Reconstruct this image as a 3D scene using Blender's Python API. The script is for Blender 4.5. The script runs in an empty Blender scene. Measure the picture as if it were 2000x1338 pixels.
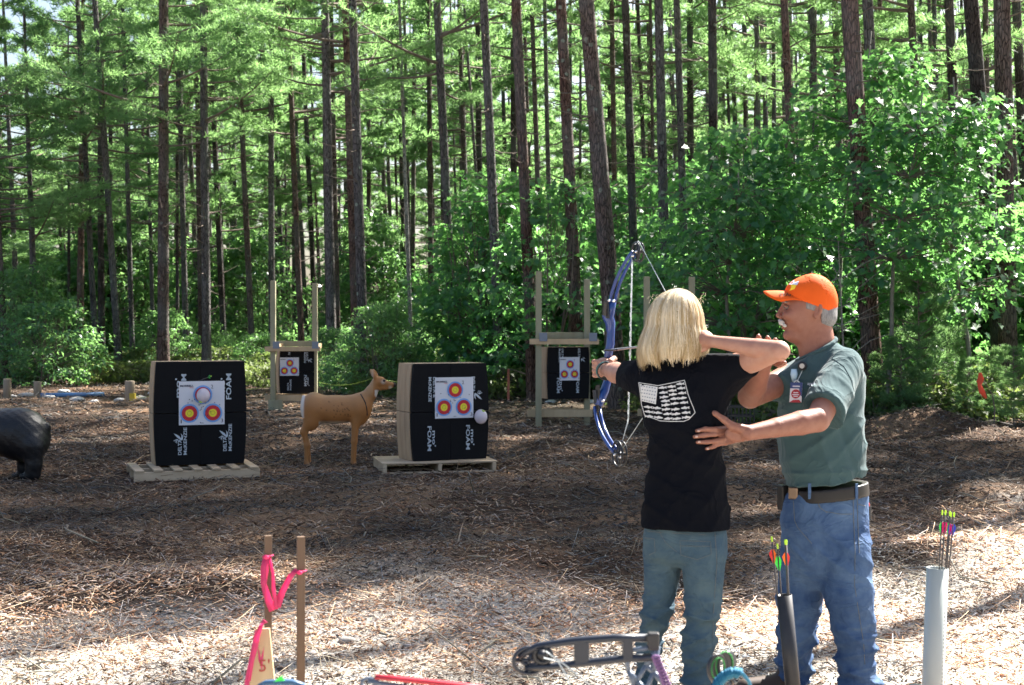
import bpy, math, random
import numpy as np
from mathutils import Vector, Matrix, Euler
from mathutils.bvhtree import BVHTree
random.seed(7); rng = np.random.default_rng(11)
SC = bpy.context.scene; COL = SC.collection
R = math.radians
# ------------------------------------------------------------ camera, sky, sun, exposure
CAMH = 1.6; FPX = 2778.0; HOR = 630.0
cam = bpy.data.cameras.new('camera'); camo = bpy.data.objects.new('camera', cam); COL.objects.link(camo)
camo.location = (0, 0, CAMH); camo.rotation_euler = (R(90), 0, 0)
cam.sensor_width = 36.0; cam.lens = 36.0*FPX/2000.0
cam.shift_y = -(669.0-HOR)/2000.0
cam.clip_start = 0.05; cam.clip_end = 2000
cam.dof.use_dof = True; cam.dof.focus_distance = 8.5; cam.dof.aperture_fstop = 7.1
SC.camera = camo
SUN_EL = 47.0; SUN_AZ = 45.0      # azimuth measured from +Y towards +X
W = bpy.data.worlds.new('World'); SC.world = W; W.use_nodes = True
nt = W.node_tree; nt.nodes.clear()
wo = nt.nodes.new('ShaderNodeOutputWorld'); bg = nt.nodes.new('ShaderNodeBackground'); sk = nt.nodes.new('ShaderNodeTexSky')
sk.sky_type = 'NISHITA'; sk.sun_disc = False; sk.sun_elevation = R(SUN_EL); sk.sun_rotation = R(SUN_AZ)
sk.air_density = 1.0; sk.dust_density = 3.5; sk.ozone_density = 1.3
bg.inputs[1].default_value = 0.05
nt.links.new(sk.outputs[0], bg.inputs[0]); nt.links.new(bg.outputs[0], wo.inputs[0])
sl = bpy.data.lights.new('sun', 'SUN'); sl.energy = 5.0; sl.angle = R(0.55); sl.color = (1.0, 0.95, 0.88)
so = bpy.data.objects.new('sun', sl); COL.objects.link(so)
sd = Vector((math.sin(R(SUN_AZ))*math.cos(R(SUN_EL)), math.cos(R(SUN_AZ))*math.cos(R(SUN_EL)), math.sin(R(SUN_EL))))
so.rotation_euler = sd.to_track_quat('Z', 'Y').to_euler(); so.location = (30, 30, 40)
SC.view_settings.view_transform = 'Standard'; SC.view_settings.look = 'None'
SC.view_settings.exposure = 2.48; SC.view_settings.gamma = 1.0; SC.view_settings.use_curve_mapping = False
SC.render.engine = 'CYCLES'
SC.cycles.max_bounces = 8; SC.cycles.diffuse_bounces = 4; SC.cycles.transmission_bounces = 5; SC.cycles.transparent_max_bounces = 8

def P(px, py, D):
    return np.array(((px-1000.0)/FPX*D, D, CAMH-(py-HOR)/FPX*D))
def V(a): return Vector([float(x) for x in a])

# ------------------------------------------------------------ mesh helpers
def mesh_np(name, v, f=None, tris=None, smooth=True, cols=None):
    """v (N,3); f: list of polygons or (M,k) array"""
    me = bpy.data.meshes.new(name)
    v = np.asarray(v, dtype=np.float32)
    if isinstance(f, np.ndarray):
        m, k = f.shape
        me.vertices.add(len(v)); me.vertices.foreach_set('co', v.ravel())
        me.loops.add(m*k); me.loops.foreach_set('vertex_index', f.astype(np.int32).ravel())
        me.polygons.add(m); me.polygons.foreach_set('loop_start', np.arange(0, m*k, k, dtype=np.int32))
        me.polygons.foreach_set('loop_total', np.full(m, k, dtype=np.int32))
        me.update(calc_edges=True)
    else:
        me.from_pydata([tuple(map(float, p)) for p in v], [], f); me.update()
    if smooth: me.polygons.foreach_set('use_smooth', np.ones(len(me.polygons), dtype=bool))
    if cols is not None:
        at = me.color_attributes.new('Col', 'FLOAT_COLOR', 'POINT')
        c = np.ones((len(v), 4), dtype=np.float32); c[:, :3] = cols
        at.data.foreach_set('color', c.ravel())
    return me
def obj(name, me, mat=None, parent=None, loc=None, rot=None):
    o = bpy.data.objects.new(name, me); COL.objects.link(o)
    if mat is not None and me is not None and len(me.materials) == 0: me.materials.append(mat)
    if parent is not None: o.parent = parent
    if loc is not None: o.location = [float(x) for x in loc]
    if rot is not None: o.rotation_euler = rot
    return o
def tag(o, label=None, cat=None, group=None, kind=None):
    if label: o['label'] = label
    if cat: o['category'] = cat
    if group: o['group'] = group
    if kind: o['kind'] = kind
    return o
def thing(name, label, cat, loc=(0, 0, 0), rz=0.0, group=None):
    o = bpy.data.objects.new(name, None); COL.objects.link(o)
    o.empty_display_size = 0.1
    o.location = [float(x) for x in loc]; o.rotation_euler = (0, 0, rz)
    return tag(o, label, cat, group)
def copy_tree(o, parent=None):
    c = o.copy(); COL.objects.link(c); c.parent = parent
    for ch in list(o.children): copy_tree(ch, c)
    return c
class MB:
    """small mesh collector"""
    def __init__(s): s.v = []; s.f = []
    def add(s, v, f):
        n = len(s.v); s.v += [tuple(map(float, p)) for p in v]; s.f += [tuple(i+n for i in q) for q in f]; return s
    def box(s, c, size, rz=0.0, rx=0.0, ry=0.0):
        M = Euler((rx, ry, rz)).to_matrix(); hx, hy, hz = [q/2 for q in size]
        vs = [Vector((x, y, z)) for x in (-hx, hx) for y in (-hy, hy) for z in (-hz, hz)]
        vs = [M @ q + V(c) for q in vs]
        return s.add(vs, [(0, 1, 3, 2), (4, 6, 7, 5), (0, 4, 5, 1), (2, 3, 7, 6), (0, 2, 6, 4), (1, 5, 7, 3)])
    def tube(s, pts, rad, n=8, cap=True, flat=1.0, up=None):
        pts = [np.array(p, dtype=float) for p in pts]
        if not hasattr(rad, '__len__'): rad = [rad]*len(pts)
        vs = []; fs = []; prev = None
        for i, p in enumerate(pts):
            t = (pts[min(i+1, len(pts)-1)]-pts[max(i-1, 0)]); t = t/(np.linalg.norm(t)+1e-9)
            if prev is None:
                a = np.array(up, dtype=float) if up is not None else (np.array((0, 0, 1.0)) if abs(t[2]) < 0.9 else np.array((1.0, 0, 0)))
            else: a = prev
            a = a-np.dot(a, t)*t; a /= (np.linalg.norm(a)+1e-9); b = np.cross(t, a); prev = a
            for k in range(n):
                q = 2*math.pi*k/n
                vs.append(p+rad[i]*(math.cos(q)*a+math.sin(q)*b*flat))
        for i in range(len(pts)-1):
            for k in range(n):
                fs.append((i*n+k, i*n+(k+1) % n, (i+1)*n+(k+1) % n, (i+1)*n+k))
        if cap:
            fs.append(tuple(range(n-1, -1, -1))); fs.append(tuple((len(pts)-1)*n+k for k in range(n)))
        return s.add(vs, fs)
    def disc(s, c, r, ax=(1, 0, 0), ay=(0, 0, 1), n=28, r2=0.0):
        c = np.array(c, dtype=float); ax = np.array(ax, dtype=float); ay = np.array(ay, dtype=float)
        o = [c+r*(math.cos(2*math.pi*k/n)*ax+math.sin(2*math.pi*k/n)*ay) for k in range(n)]
        if r2 > 0:
            i = [c+r2*(math.cos(2*math.pi*k/n)*ax+math.sin(2*math.pi*k/n)*ay) for k in range(n)]
            return s.add(o+i, [(k, (k+1) % n, n+(k+1) % n, n+k) for k in range(n)])
        return s.add(o, [tuple(range(n))])
    def prism(s, poly, o, ax, ay, az, h):
        """extrude 2d polygon: o + x ax + y ay, thickness h along az"""
        o, ax, ay, az = [np.array(q, dtype=float) for q in (o, ax, ay, az)]
        n = len(poly)
        a = [o+x*ax+y*ay for x, y in poly]; b = [p+az*h for p in a]
        return s.add(a+b, [tuple(range(n-1, -1, -1)), tuple(range(n, 2*n))]+[(k, (k+1) % n, n+(k+1) % n, n+k) for k in range(n)])
    def mesh(s, name, smooth=False):
        me = bpy.data.meshes.new(name); me.from_pydata(s.v, [], s.f); me.update()
        if smooth: me.polygons.foreach_set('use_smooth', np.ones(len(me.polygons), dtype=bool))
        return me
    def build(s, name, mat, parent=None, smooth=False, bevel=0.0, loc=None, rot=None):
        o = obj(name, s.mesh(name, smooth), mat, parent, loc, rot)
        if bevel > 0:
            m = o.modifiers.new('bevel', 'BEVEL'); m.width = bevel; m.segments = 2; m.limit_method = 'ANGLE'
        return o

# ------------------------------------------------------------ materials
def mat(name, col, rough=0.7, spec=0.3, metal=0.0, coat=0.0, bump=None, var=None, sss=0.0, vcol=False, trans=0.0, objcol=False, sheen=0.0):
    m = bpy.data.materials.new(name); m.use_nodes = True; n = m.node_tree.nodes; l = m.node_tree.links
    b = n['Principled BSDF']
    b.inputs['Roughness'].default_value = rough; b.inputs['Specular IOR Level'].default_value = spec
    b.inputs['Metallic'].default_value = metal; b.inputs['Coat Weight'].default_value = coat
    b.inputs['Coat Roughness'].default_value = 0.08
    if sheen: b.inputs['Sheen Weight'].default_value = sheen
    b.inputs['Base Color'].default_value = (*col, 1)
    tc = n.new('ShaderNodeTexCoord')
    src = None
    if vcol:
        a = n.new('ShaderNodeAttribute'); a.attribute_name = 'Col'; src = a.outputs['Color']
    if objcol:
        a = n.new('ShaderNodeObjectInfo'); src = a.outputs['Color']
    if var:      # (scale, amount, second colour, stretch)
        sc, am, c2 = var[:3]; st = var[3] if len(var) > 3 else (1, 1, 1)
        mp = n.new('ShaderNodeMapping'); mp.inputs['Scale'].default_value = st; l.new(tc.outputs['Object'], mp.inputs[0])
        no = n.new('ShaderNodeTexNoise'); no.inputs['Scale'].default_value = sc; no.inputs['Detail'].default_value = 6; no.inputs['Roughness'].default_value = 0.65
        l.new(mp.outputs[0], no.inputs[0])
        rp = n.new('ShaderNodeValToRGB'); rp.color_ramp.elements[0].position = 0.36; rp.color_ramp.elements[1].position = 0.66
        l.new(no.outputs[0], rp.inputs[0])
        mu = n.new('ShaderNodeMath'); mu.operation = 'MULTIPLY'; mu.inputs[1].default_value = am; l.new(rp.outputs[0], mu.inputs[0])
        mx = n.new('ShaderNodeMix'); mx.data_type = 'RGBA'; l.new(mu.outputs[0], mx.inputs[0])
        if src: l.new(src, mx.inputs[6])
        else: mx.inputs[6].default_value = (*col, 1)
        mx.inputs[7].default_value = (*c2, 1); src = mx.outputs[2]
    if src: l.new(src, b.inputs['Base Color'])
    if bump:     # (scale, strength, distance, stretch)
        sc, stn, di = bump[:3]; st = bump[3] if len(bump) > 3 else (1, 1, 1)
        mp = n.new('ShaderNodeMapping'); mp.inputs['Scale'].default_value = st; l.new(tc.outputs['Object'], mp.inputs[0])
        no = n.new('ShaderNodeTexNoise'); no.inputs['Scale'].default_value = sc; no.inputs['Detail'].default_value = 5
        l.new(mp.outputs[0], no.inputs[0])
        bp = n.new('ShaderNodeBump'); bp.inputs['Strength'].default_value = stn; bp.inputs['Distance'].default_value = di
        l.new(no.outputs[0], bp.inputs['Height']); l.new(bp.outputs[0], b.inputs['Normal'])
    if sss > 0:
        b.inputs['Subsurface Weight'].default_value = sss; b.inputs['Subsurface Radius'].default_value = (0.9, 0.3, 0.15); b.inputs['Subsurface Scale'].default_value = 0.012
    if trans > 0:
        out = n['Material Output']; tr = n.new('ShaderNodeBsdfTranslucent'); mxs = n.new('ShaderNodeMixShader'); mxs.inputs[0].default_value = trans
        l.new(b.outputs[0], mxs.inputs[1]); l.new(tr.outputs[0], mxs.inputs[2]); l.new(mxs.outputs[0], out.inputs[0])
        if src: l.new(src, tr.inputs[0])
        else: tr.inputs[0].default_value = (*col, 1)
    return m
def foldbump(m, scale, dist, strength=.7, stretch=(1, 1, 1)):
    """soft cloth creases under the weave bump"""
    n = m.node_tree.nodes; l = m.node_tree.links; b = n['Principled BSDF']; tc = n.new('ShaderNodeTexCoord'); mp = n.new('ShaderNodeMapping'); mp.inputs['Scale'].default_value = stretch
    mp.inputs['Rotation'].default_value = (.3, .5, .2); l.new(tc.outputs['Object'], mp.inputs[0])
    no = n.new('ShaderNodeTexNoise'); no.inputs['Scale'].default_value = scale; no.inputs['Detail'].default_value = 3; no.inputs['Distortion'].default_value = 1.6; l.new(mp.outputs[0], no.inputs[0])
    s1 = n.new('ShaderNodeMath'); s1.operation = 'SUBTRACT'; s1.inputs[1].default_value = .5; l.new(no.outputs[0], s1.inputs[0])
    s2 = n.new('ShaderNodeMath'); s2.operation = 'ABSOLUTE'; l.new(s1.outputs[0], s2.inputs[0]); s3 = n.new('ShaderNodeMath'); s3.operation = 'POWER'; s3.inputs[1].default_value = .6; l.new(s2.outputs[0], s3.inputs[0])
    bp = n.new('ShaderNodeBump'); bp.invert = True; bp.inputs['Strength'].default_value = strength; bp.inputs['Distance'].default_value = dist; l.new(s3.outputs[0], bp.inputs['Height'])
    old = b.inputs['Normal'].links
    if old: l.new(old[0].from_socket, bp.inputs['Normal'])
    l.new(bp.outputs[0], b.inputs['Normal'])
def leafmat(name, c1, c2, tcol, tf=0.45, rough=0.4, spec=0.5):
    m = bpy.data.materials.new(name); m.use_nodes = True; n = m.node_tree.nodes; l = m.node_tree.links
    b = n['Principled BSDF']; b.inputs['Roughness'].default_value = rough; b.inputs['Specular IOR Level'].default_value = spec
    g = n.new('ShaderNodeNewGeometry'); oi = n.new('ShaderNodeObjectInfo')
    no = n.new('ShaderNodeTexNoise'); no.inputs['Scale'].default_value = 0.9; no.inputs['Detail'].default_value = 4; l.new(g.outputs['Position'], no.inputs[0])
    ad = n.new('ShaderNodeMath'); ad.operation = 'MULTIPLY_ADD'; ad.inputs[1].default_value = 0.35; l.new(oi.outputs['Random'], ad.inputs[0]); l.new(no.outputs[0], ad.inputs[2])
    r1 = n.new('ShaderNodeMath'); r1.operation = 'MULTIPLY_ADD'; r1.inputs[1].default_value = 0.35; l.new(g.outputs['Random Per Island'], r1.inputs[0]); l.new(ad.outputs[0], r1.inputs[2])
    rp = n.new('ShaderNodeMapRange'); rp.inputs[1].default_value = 0.55; rp.inputs[2].default_value = 1.15; l.new(r1.outputs[0], rp.inputs[0])
    mx = n.new('ShaderNodeMix'); mx.data_type = 'RGBA'; l.new(rp.outputs[0], mx.inputs[0]); mx.inputs[6].default_value = (*c1, 1); mx.inputs[7].default_value = (*c2, 1)
    l.new(mx.outputs[2], b.inputs['Base Color'])
    tr = n.new('ShaderNodeBsdfTranslucent'); m2 = n.new('ShaderNodeMix'); m2.data_type = 'RGBA'; m2.inputs[0].default_value = 0.75
    l.new(mx.outputs[2], m2.inputs[6]); m2.inputs[7].default_value = (*tcol, 1); l.new(m2.outputs[2], tr.inputs[0])
    ms = n.new('ShaderNodeMixShader'); ms.inputs[0].default_value = tf; l.new(b.outputs[0], ms.inputs[1]); l.new(tr.outputs[0], ms.inputs[2])
    l.new(ms.outputs[0], n['Material Output'].inputs[0])
    return m
def barkmat(name):
    m = bpy.data.materials.new(name); m.use_nodes = True; n = m.node_tree.nodes; l = m.node_tree.links
    b = n['Principled BSDF']; b.inputs['Roughness'].default_value = 0.9; b.inputs['Specular IOR Level'].default_value = 0.15
    g = n.new('ShaderNodeNewGeometry'); oi = n.new('ShaderNodeObjectInfo')
    mp = n.new('ShaderNodeMapping'); mp.inputs['Scale'].default_value = (1, 1, 0.22); l.new(g.outputs['Position'], mp.inputs[0])
    vo = n.new('ShaderNodeTexVoronoi'); vo.feature = 'DISTANCE_TO_EDGE'; vo.inputs['Scale'].default_value = 26; l.new(mp.outputs[0], vo.inputs[0])
    no = n.new('ShaderNodeTexNoise'); no.inputs['Scale'].default_value = 30; no.inputs['Detail'].default_value = 6; l.new(mp.outputs[0], no.inputs[0])
    n2 = n.new('ShaderNodeTexNoise'); n2.inputs['Scale'].default_value = 1.3; n2.inputs['Detail'].default_value = 5; l.new(g.outputs['Position'], n2.inputs[0])
    r1 = n.new('ShaderNodeValToRGB'); r1.color_ramp.elements[0].position = 0.0; r1.color_ramp.elements[0].color = (0.22, 0.22, 0.22, 1); r1.color_ramp.elements[1].position = 0.12; r1.color_ramp.elements[1].color = (1, 1, 1, 1); l.new(vo.outputs[0], r1.inputs[0])
    mr = n.new('ShaderNodeMapRange'); mr.inputs[1].default_value = 0.3; mr.inputs[2].default_value = 0.7; mr.inputs[3].default_value = 0.6; mr.inputs[4].default_value = 1.45; l.new(no.outputs[0], mr.inputs[0])
    mu = n.new('ShaderNodeVectorMath'); mu.operation = 'MULTIPLY'; l.new(r1.outputs[0], mu.inputs[0]); l.new(oi.outputs['Color'], mu.inputs[1])
    m3 = n.new('ShaderNodeVectorMath'); m3.operation = 'SCALE'; l.new(mu.outputs[0], m3.inputs[0]); l.new(mr.outputs[0], m3.inputs['Scale'])
    # greyer zones and lichen blotches
    r2 = n.new('ShaderNodeMapRange'); r2.inputs[1].default_value = 0.42; r2.inputs[2].default_value = 0.62; r2.inputs[4].default_value = 0.45; l.new(n2.outputs[0], r2.inputs[0])
    mx = n.new('ShaderNodeMix'); mx.data_type = 'RGBA'; l.new(r2.outputs[0], mx.inputs[0]); l.new(m3.outputs[0], mx.inputs[6]); mx.inputs[7].default_value = (0.16, 0.165, 0.16, 1)
    vl = n.new('ShaderNodeTexVoronoi'); vl.inputs['Scale'].default_value = 4.2; l.new(g.outputs['Position'], vl.inputs[0])
    nl = n.new('ShaderNodeTexNoise'); nl.inputs['Scale'].default_value = 22; l.new(g.outputs['Position'], nl.inputs[0])
    sb = n.new('ShaderNodeMath'); sb.operation = 'MULTIPLY_ADD'; sb.inputs[1].default_value = 0.25; l.new(nl.outputs[0], sb.inputs[0]); l.new(vl.outputs['Distance'], sb.inputs[2])
    r3 = n.new('ShaderNodeMapRange'); r3.inputs[1].default_value = 0.32; r3.inputs[2].default_value = 0.27; r3.inputs[3].default_value = 0; r3.inputs[4].default_value = 0.8; l.new(sb.outputs[0], r3.inputs[0])
    ml = n.new('ShaderNodeMath'); ml.operation = 'MULTIPLY'; l.new(r3.outputs[0], ml.inputs[0]); l.new(oi.outputs['Alpha'], ml.inputs[1])
    m4 = n.new('ShaderNodeMix'); m4.data_type = 'RGBA'; l.new(ml.outputs[0], m4.inputs[0]); l.new(mx.outputs[2], m4.inputs[6]); m4.inputs[7].default_value = (0.30, 0.36, 0.29, 1)
    l.new(m4.outputs[2], b.inputs['Base Color'])
    bp = n.new('ShaderNodeBump'); bp.inputs['Strength'].default_value = 0.9; bp.inputs['Distance'].default_value = 0.03; l.new(r1.outputs[0], bp.inputs['Height']); l.new(bp.outputs[0], b.inputs['Normal'])
    return m
M = {}
M['bark'] = barkmat('bark')
M['twig'] = mat('twig', (0.16, 0.13, 0.11), 0.9, 0.1)
M['needles'] = leafmat('pine_needles', (0.042, 0.124, 0.080), (0.155, 0.25, 0.110), (0.38, 0.65, 0.21), 0.52, 0.5, 0.35)
M['oak'] = leafmat('oak_leaves', (0.021, 0.092, 0.062), (0.10, 0.205, 0.078), (0.28, 0.66, 0.15), 0.48, 0.40, 0.45)
M['shrubleaf'] = leafmat('shrub_leaves', (0.034, 0.112, 0.076), (0.13, 0.23, 0.09), (0.33, 0.64, 0.17), 0.5, 0.35, 0.5)
M['fern'] = leafmat('fern_leaves', (0.06, 0.11, 0.04), (0.16, 0.19, 0.06), (0.30, 0.42, 0.10), 0.4, 0.5, 0.3)
M['chips'] = mat('wood_chips', (0.2, 0.14, 0.1), 0.85, 0.2, vcol=True, var=(60, 0.5, (0.09, 0.06, 0.045)))
M['cardboard'] = mat('tan_foam_side', (0.50, 0.36, 0.23), 0.85, 0.15, var=(14, 0.6, (0.36, 0.24, 0.15), (1, 1, 0.15)), bump=(60, 0.3, 0.004, (1, 1, 0.2)))
M['black'] = mat('black_foam_face', (0.0035, 0.004, 0.0055), 0.75, 0.18, var=(9, 0.5, (0.006, 0.0065, 0.0085)), bump=(240, 0.3, 0.002))
M['print'] = mat('white_print', (0.50, 0.56, 0.62), 0.7, 0.2, var=(30, 0.25, (0.36, 0.40, 0.45)))
M['paper'] = mat('target_paper', (0.66, 0.67, 0.72), 0.75, 0.2, bump=(7, 0.25, 0.01))
M['pblue'] = mat('ring_blue', (0.20, 0.38, 0.74), 0.7, 0.2)
M['pred'] = mat('ring_red', (0.62, 0.045, 0.055), 0.7, 0.2)
M['pyel'] = mat('ring_yellow', (0.78, 0.68, 0.05), 0.7, 0.2)
M['ink'] = mat('ink', (0.03, 0.03, 0.06), 0.7, 0.2)
M['pine_wood'] = mat('fresh_lumber', (0.55, 0.41, 0.25), 0.75, 0.2, var=(7, 0.6, (0.40, 0.28, 0.16), (1, 1, 0.12)), bump=(40, 0.3, 0.004, (1, 1, 0.1)))
M['treated'] = mat('treated_lumber', (0.32, 0.31, 0.21), 0.8, 0.2, var=(9, 0.7, (0.26, 0.22, 0.13), (1, 1, 0.1)), bump=(40, 0.3, 0.004, (1, 1, 0.1)))
M['pallet'] = mat('pallet_wood', (0.58, 0.45, 0.31), 0.8, 0.2, var=(6, 0.7, (0.33, 0.23, 0.14), (0.2, 1, 1)), bump=(50, 0.3, 0.004))
M['stake'] = mat('stake_wood', (0.15, 0.10, 0.068), 0.8, 0.2, var=(20, 0.6, (0.10, 0.065, 0.045), (1, 1, 0.08)), bump=(90, 0.3, 0.002, (1, 1, 0.1)))
M['steel'] = mat('galvanised_bracket', (0.20, 0.23, 0.28), 0.5, 0.4, metal=0.4)
M['rubber'] = mat('black_plastic', (0.02, 0.02, 0.022), 0.4, 0.4, var=(20, 0.4, (0.035, 0.035, 0.04)))
M['pink'] = mat('pink_flagging', (0.80, 0.10, 0.28), 0.4, 0.4, trans=0.55)
M['orange_tape'] = mat('orange_flagging', (0.85, 0.12, 0.05), 0.5, 0.3, trans=0.3)
M['pvc'] = mat('white_pvc', (0.42, 0.45, 0.42), 0.3, 0.5, var=(5, 0.3, (0.38, 0.42, 0.40)))
M['balloon'] = mat('white_balloon', (0.80, 0.74, 0.80), 0.3, 0.5, trans=0.35)
M['stone'] = mat('stone', (0.38, 0.35, 0.31), 0.9, 0.2, var=(14, 0.7, (0.24, 0.22, 0.2)), bump=(30, 0.6, 0.01))
M['skin'] = mat('skin', (0.37, 0.20, 0.145), 0.48, 0.35, sss=0.1, var=(30, 0.5, (0.31, 0.135, 0.095)), bump=(260, 0.15, 0.001))
M['skin2'] = mat('sun_tanned_skin', (0.265, 0.120, 0.082), 0.5, 0.35, sss=0.08, var=(38, 0.6, (0.205, 0.078, 0.052)), bump=(160, 0.45, 0.0015))
M['tee_black'] = mat('black_cotton', (0.0038, 0.0046, 0.0075), 0.9, 0.08, bump=(340, 0.2, 0.001))
M['tee_green'] = mat('green_grey_cotton', (0.044, 0.084, 0.091), 0.9, 0.12, var=(220, 0.35, (0.042, 0.070, 0.075)), bump=(340, 0.2, 0.001), sheen=0.12)
M['jean1'] = mat('washed_teal_denim', (0.033, 0.068, 0.105), 0.85, 0.2, var=(6, 0.75, (0.10, 0.15, 0.165)), bump=(420, 0.3, 0.001))
M['jean2'] = mat('blue_denim', (0.026, 0.060, 0.145), 0.85, 0.2, var=(6, 0.8, (0.10, 0.165, 0.27)), bump=(420, 0.3, 0.001))
M['stitch'] = mat('tan_thread', (0.12, 0.135, 0.14), 0.8, 0.2)
M['leather'] = mat('brown_leather', (0.010, 0.008, 0.007), 0.45, 0.4)
M['brass'] = mat('belt_buckle', (0.20, 0.14, 0.10), 0.35, 0.5, metal=0.8)
M['cap'] = mat('orange_cap', (0.66, 0.095, 0.008), 0.75, 0.2, bump=(500, 0.15, 0.001))
M['greyhair'] = mat('grey_hair', (0.24, 0.24, 0.245), 0.6, 0.3, var=(190, 0.8, (0.10, 0.095, 0.09), (1, 1, 0.2)), bump=(260, .8, .003, (1, 1, .25)))
M['white'] = mat('white_hair', (0.52, 0.52, 0.50), 0.6, 0.3, var=(300, .6, (.34, .33, .31), (1, 1, .3)), bump=(400, .7, .002, (1, 1, .3)))
M['blond'] = mat('blond_hair', (0.7, 0.5, 0.25), 0.38, 0.5, vcol=True, trans=0.25)
M['bow_blue'] = mat('blue_bow', (0.003, 0.035, 0.19), 0.28, 0.5, coat=0.35)
M['bow_black'] = mat('bow_black', (0.015, 0.016, 0.02), 0.35, 0.5)
M['bow_grey'] = mat('grey_riser', (0.09, 0.12, 0.17), 0.4, 0.5)
M['bow_dark'] = mat('dark_limb', (0.012, 0.017, 0.030), 0.35, 0.5)
M['metal'] = mat('bright_metal', (0.8, 0.8, 0.82), 0.2, 0.5, metal=1.0)
M['string'] = mat('bow_string', (0.50, 0.55, 0.56), 0.7, 0.2)
M['shaft'] = mat('arrow_shaft', (0.07, 0.06, 0.055), 0.35, 0.5)
M['shaft_al'] = mat('aluminium_arrow', (0.42, 0.42, 0.44), 0.3, 0.5, metal=0.6)
M['f_red'] = mat('fletch_red', (0.75, 0.05, 0.05), 0.5, 0.3, trans=0.3)
M['f_or'] = mat('fletch_orange', (0.95, 0.22, 0.03), 0.5, 0.3, trans=0.3)
M['f_gr'] = mat('fletch_green', (0.10, 0.75, 0.13), 0.5, 0.3, trans=0.3)
M['f_pk'] = mat('fletch_magenta', (0.68, 0.02, 0.20), 0.5, 0.3, trans=0.3)
M['f_bl'] = mat('fletch_blue', (0.06, 0.09, 0.50), 0.5, 0.3, trans=0.3)
M['nock'] = mat('nock_yellow_green', (0.60, 0.85, 0.08), 0.4, 0.4, trans=0.3)
M['teal'] = mat('teal_cord', (0.01, 0.12, 0.21), 0.7, 0.3)
M['purple'] = mat('purple_string', (0.20, 0.11, 0.23), 0.8, 0.2)
M['redp'] = mat('red_bow_limb', (0.45, 0.02, 0.035), 0.35, 0.5)
M['fur'] = mat('painted_foam_animal', (0.4, 0.2, 0.1), 0.55, 0.35, vcol=True, bump=(90, 0.35, 0.004, (0.4, 1, 1)))
M['bear'] = mat('black_foam_bear', (0.006, 0.007, 0.010), 0.45, 0.4, var=(5, 0.5, (0.012, 0.012, 0.012)), bump=(60, 0.6, 0.008, (0.5, 1, 1)))
M['blue_tarp'] = mat('blue_plastic', (0.10, 0.22, 0.42), 0.4, 0.4)
M['rope'] = mat('yellow_green_rope', (0.22, 0.32, 0.05), 0.6, 0.3)
M['badge'] = mat('badge_blue', (0.03, 0.06, 0.20), 0.4, 0.4)
M['badge_red'] = mat('badge_red', (0.36, 0.02, 0.035), 0.4, 0.4)
M['clear'] = mat('badge_sleeve', (0.40, 0.58, 0.70), 0.2, 0.6)
M['eye'] = mat('eye_white', (0.13, 0.11, 0.10), 0.2, 0.5)
M['sole'] = mat('boot_leather', (0.06, 0.04, 0.03), 0.6, 0.3)
M['tan_pole'] = mat('log_post', (0.33, 0.27, 0.20), 0.85, 0.2, var=(10, 0.6, (0.2, 0.16, 0.12), (1, 1, 0.1)), bump=(40, 0.4, 0.006, (1, 1, 0.1)))

foldbump(M['tee_black'], 3.6, .04, .5, (1.2, 1.2, .9)); foldbump(M['tee_green'], 3.4, .04, .38, (1.2, 1.2, .9)); foldbump(M['jean1'], 7, .03, .55, (.7, .7, 1.2)); foldbump(M['jean2'], 6, .03, .55, (.7, .7, 1.2))
# ------------------------------------------------------------ signed-distance modelling (numpy surface nets)
def cap(Q, a, b, ra, rb):
    a = np.asarray(a, np.float32); b = np.asarray(b, np.float32); ba = b-a
    t = np.clip(((Q-a)@ba)/max(float(ba@ba), 1e-9), 0, 1)
    return np.linalg.norm(Q-a-t[:, None]*ba, axis=1)-(ra+(rb-ra)*t)
def capcut(Q, a, b, ra, rb, ca=False, cb=True):
    a = np.asarray(a, np.float32); b = np.asarray(b, np.float32); ba = b-a; L = float(np.linalg.norm(ba)); u = ba/L
    s = (Q-a)@u; t = np.clip(s/L, 0, 1)
    d = np.linalg.norm(Q-a-t[:, None]*ba, axis=1)-(ra+(rb-ra)*t)
    if cb: d = np.maximum(d, s-L)
    if ca: d = np.maximum(d, -s)
    return d
def ell(Q, c, r, rot=None):
    q = Q-np.asarray(c, np.float32)
    if rot is not None: q = q@np.array(Euler(rot).to_matrix(), dtype=np.float32)
    r = np.asarray(r, np.float32); k0 = np.linalg.norm(q/r, axis=1); k1 = np.linalg.norm(q/(r*r), axis=1)+1e-9
    return k0*(k0-1)/k1
def loft(Q, keys, capz=True, p=2.3):
    K = np.array(sorted(keys), dtype=np.float64); z = Q[:, 2]
    zz = np.linspace(K[0, 0], K[-1, 0], 80); C = []
    for j in range(1, 6):
        c = np.interp(zz, K[:, 0], K[:, j]); cs = np.convolve(np.pad(c, 4, mode='edge'), np.ones(9)/9, 'valid'); C.append(np.interp(z, zz, cs))
    cx, cy, a, b, an = C
    x = Q[:, 0]-cx; y = Q[:, 1]-cy; co = np.cos(an); si = np.sin(an)
    u = (x*co+y*si)/a; v = (-x*si+y*co)/b
    d = ((np.abs(u)**p+np.abs(v)**p)**(1/p)-1)*np.minimum(a, b)
    if capz: d = np.maximum(d, np.maximum(K[0, 0]-z, z-K[-1, 0]))
    return d.astype(np.float32)
def smin(a, b, k):
    h = np.clip(0.5+0.5*(b-a)/k, 0, 1); return b*(1-h)+a*h-k*h*(1-h)
def uni(k, *ds):
    d = ds[0]
    for e in ds[1:]: d = smin(d, e, k)
    return d
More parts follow.
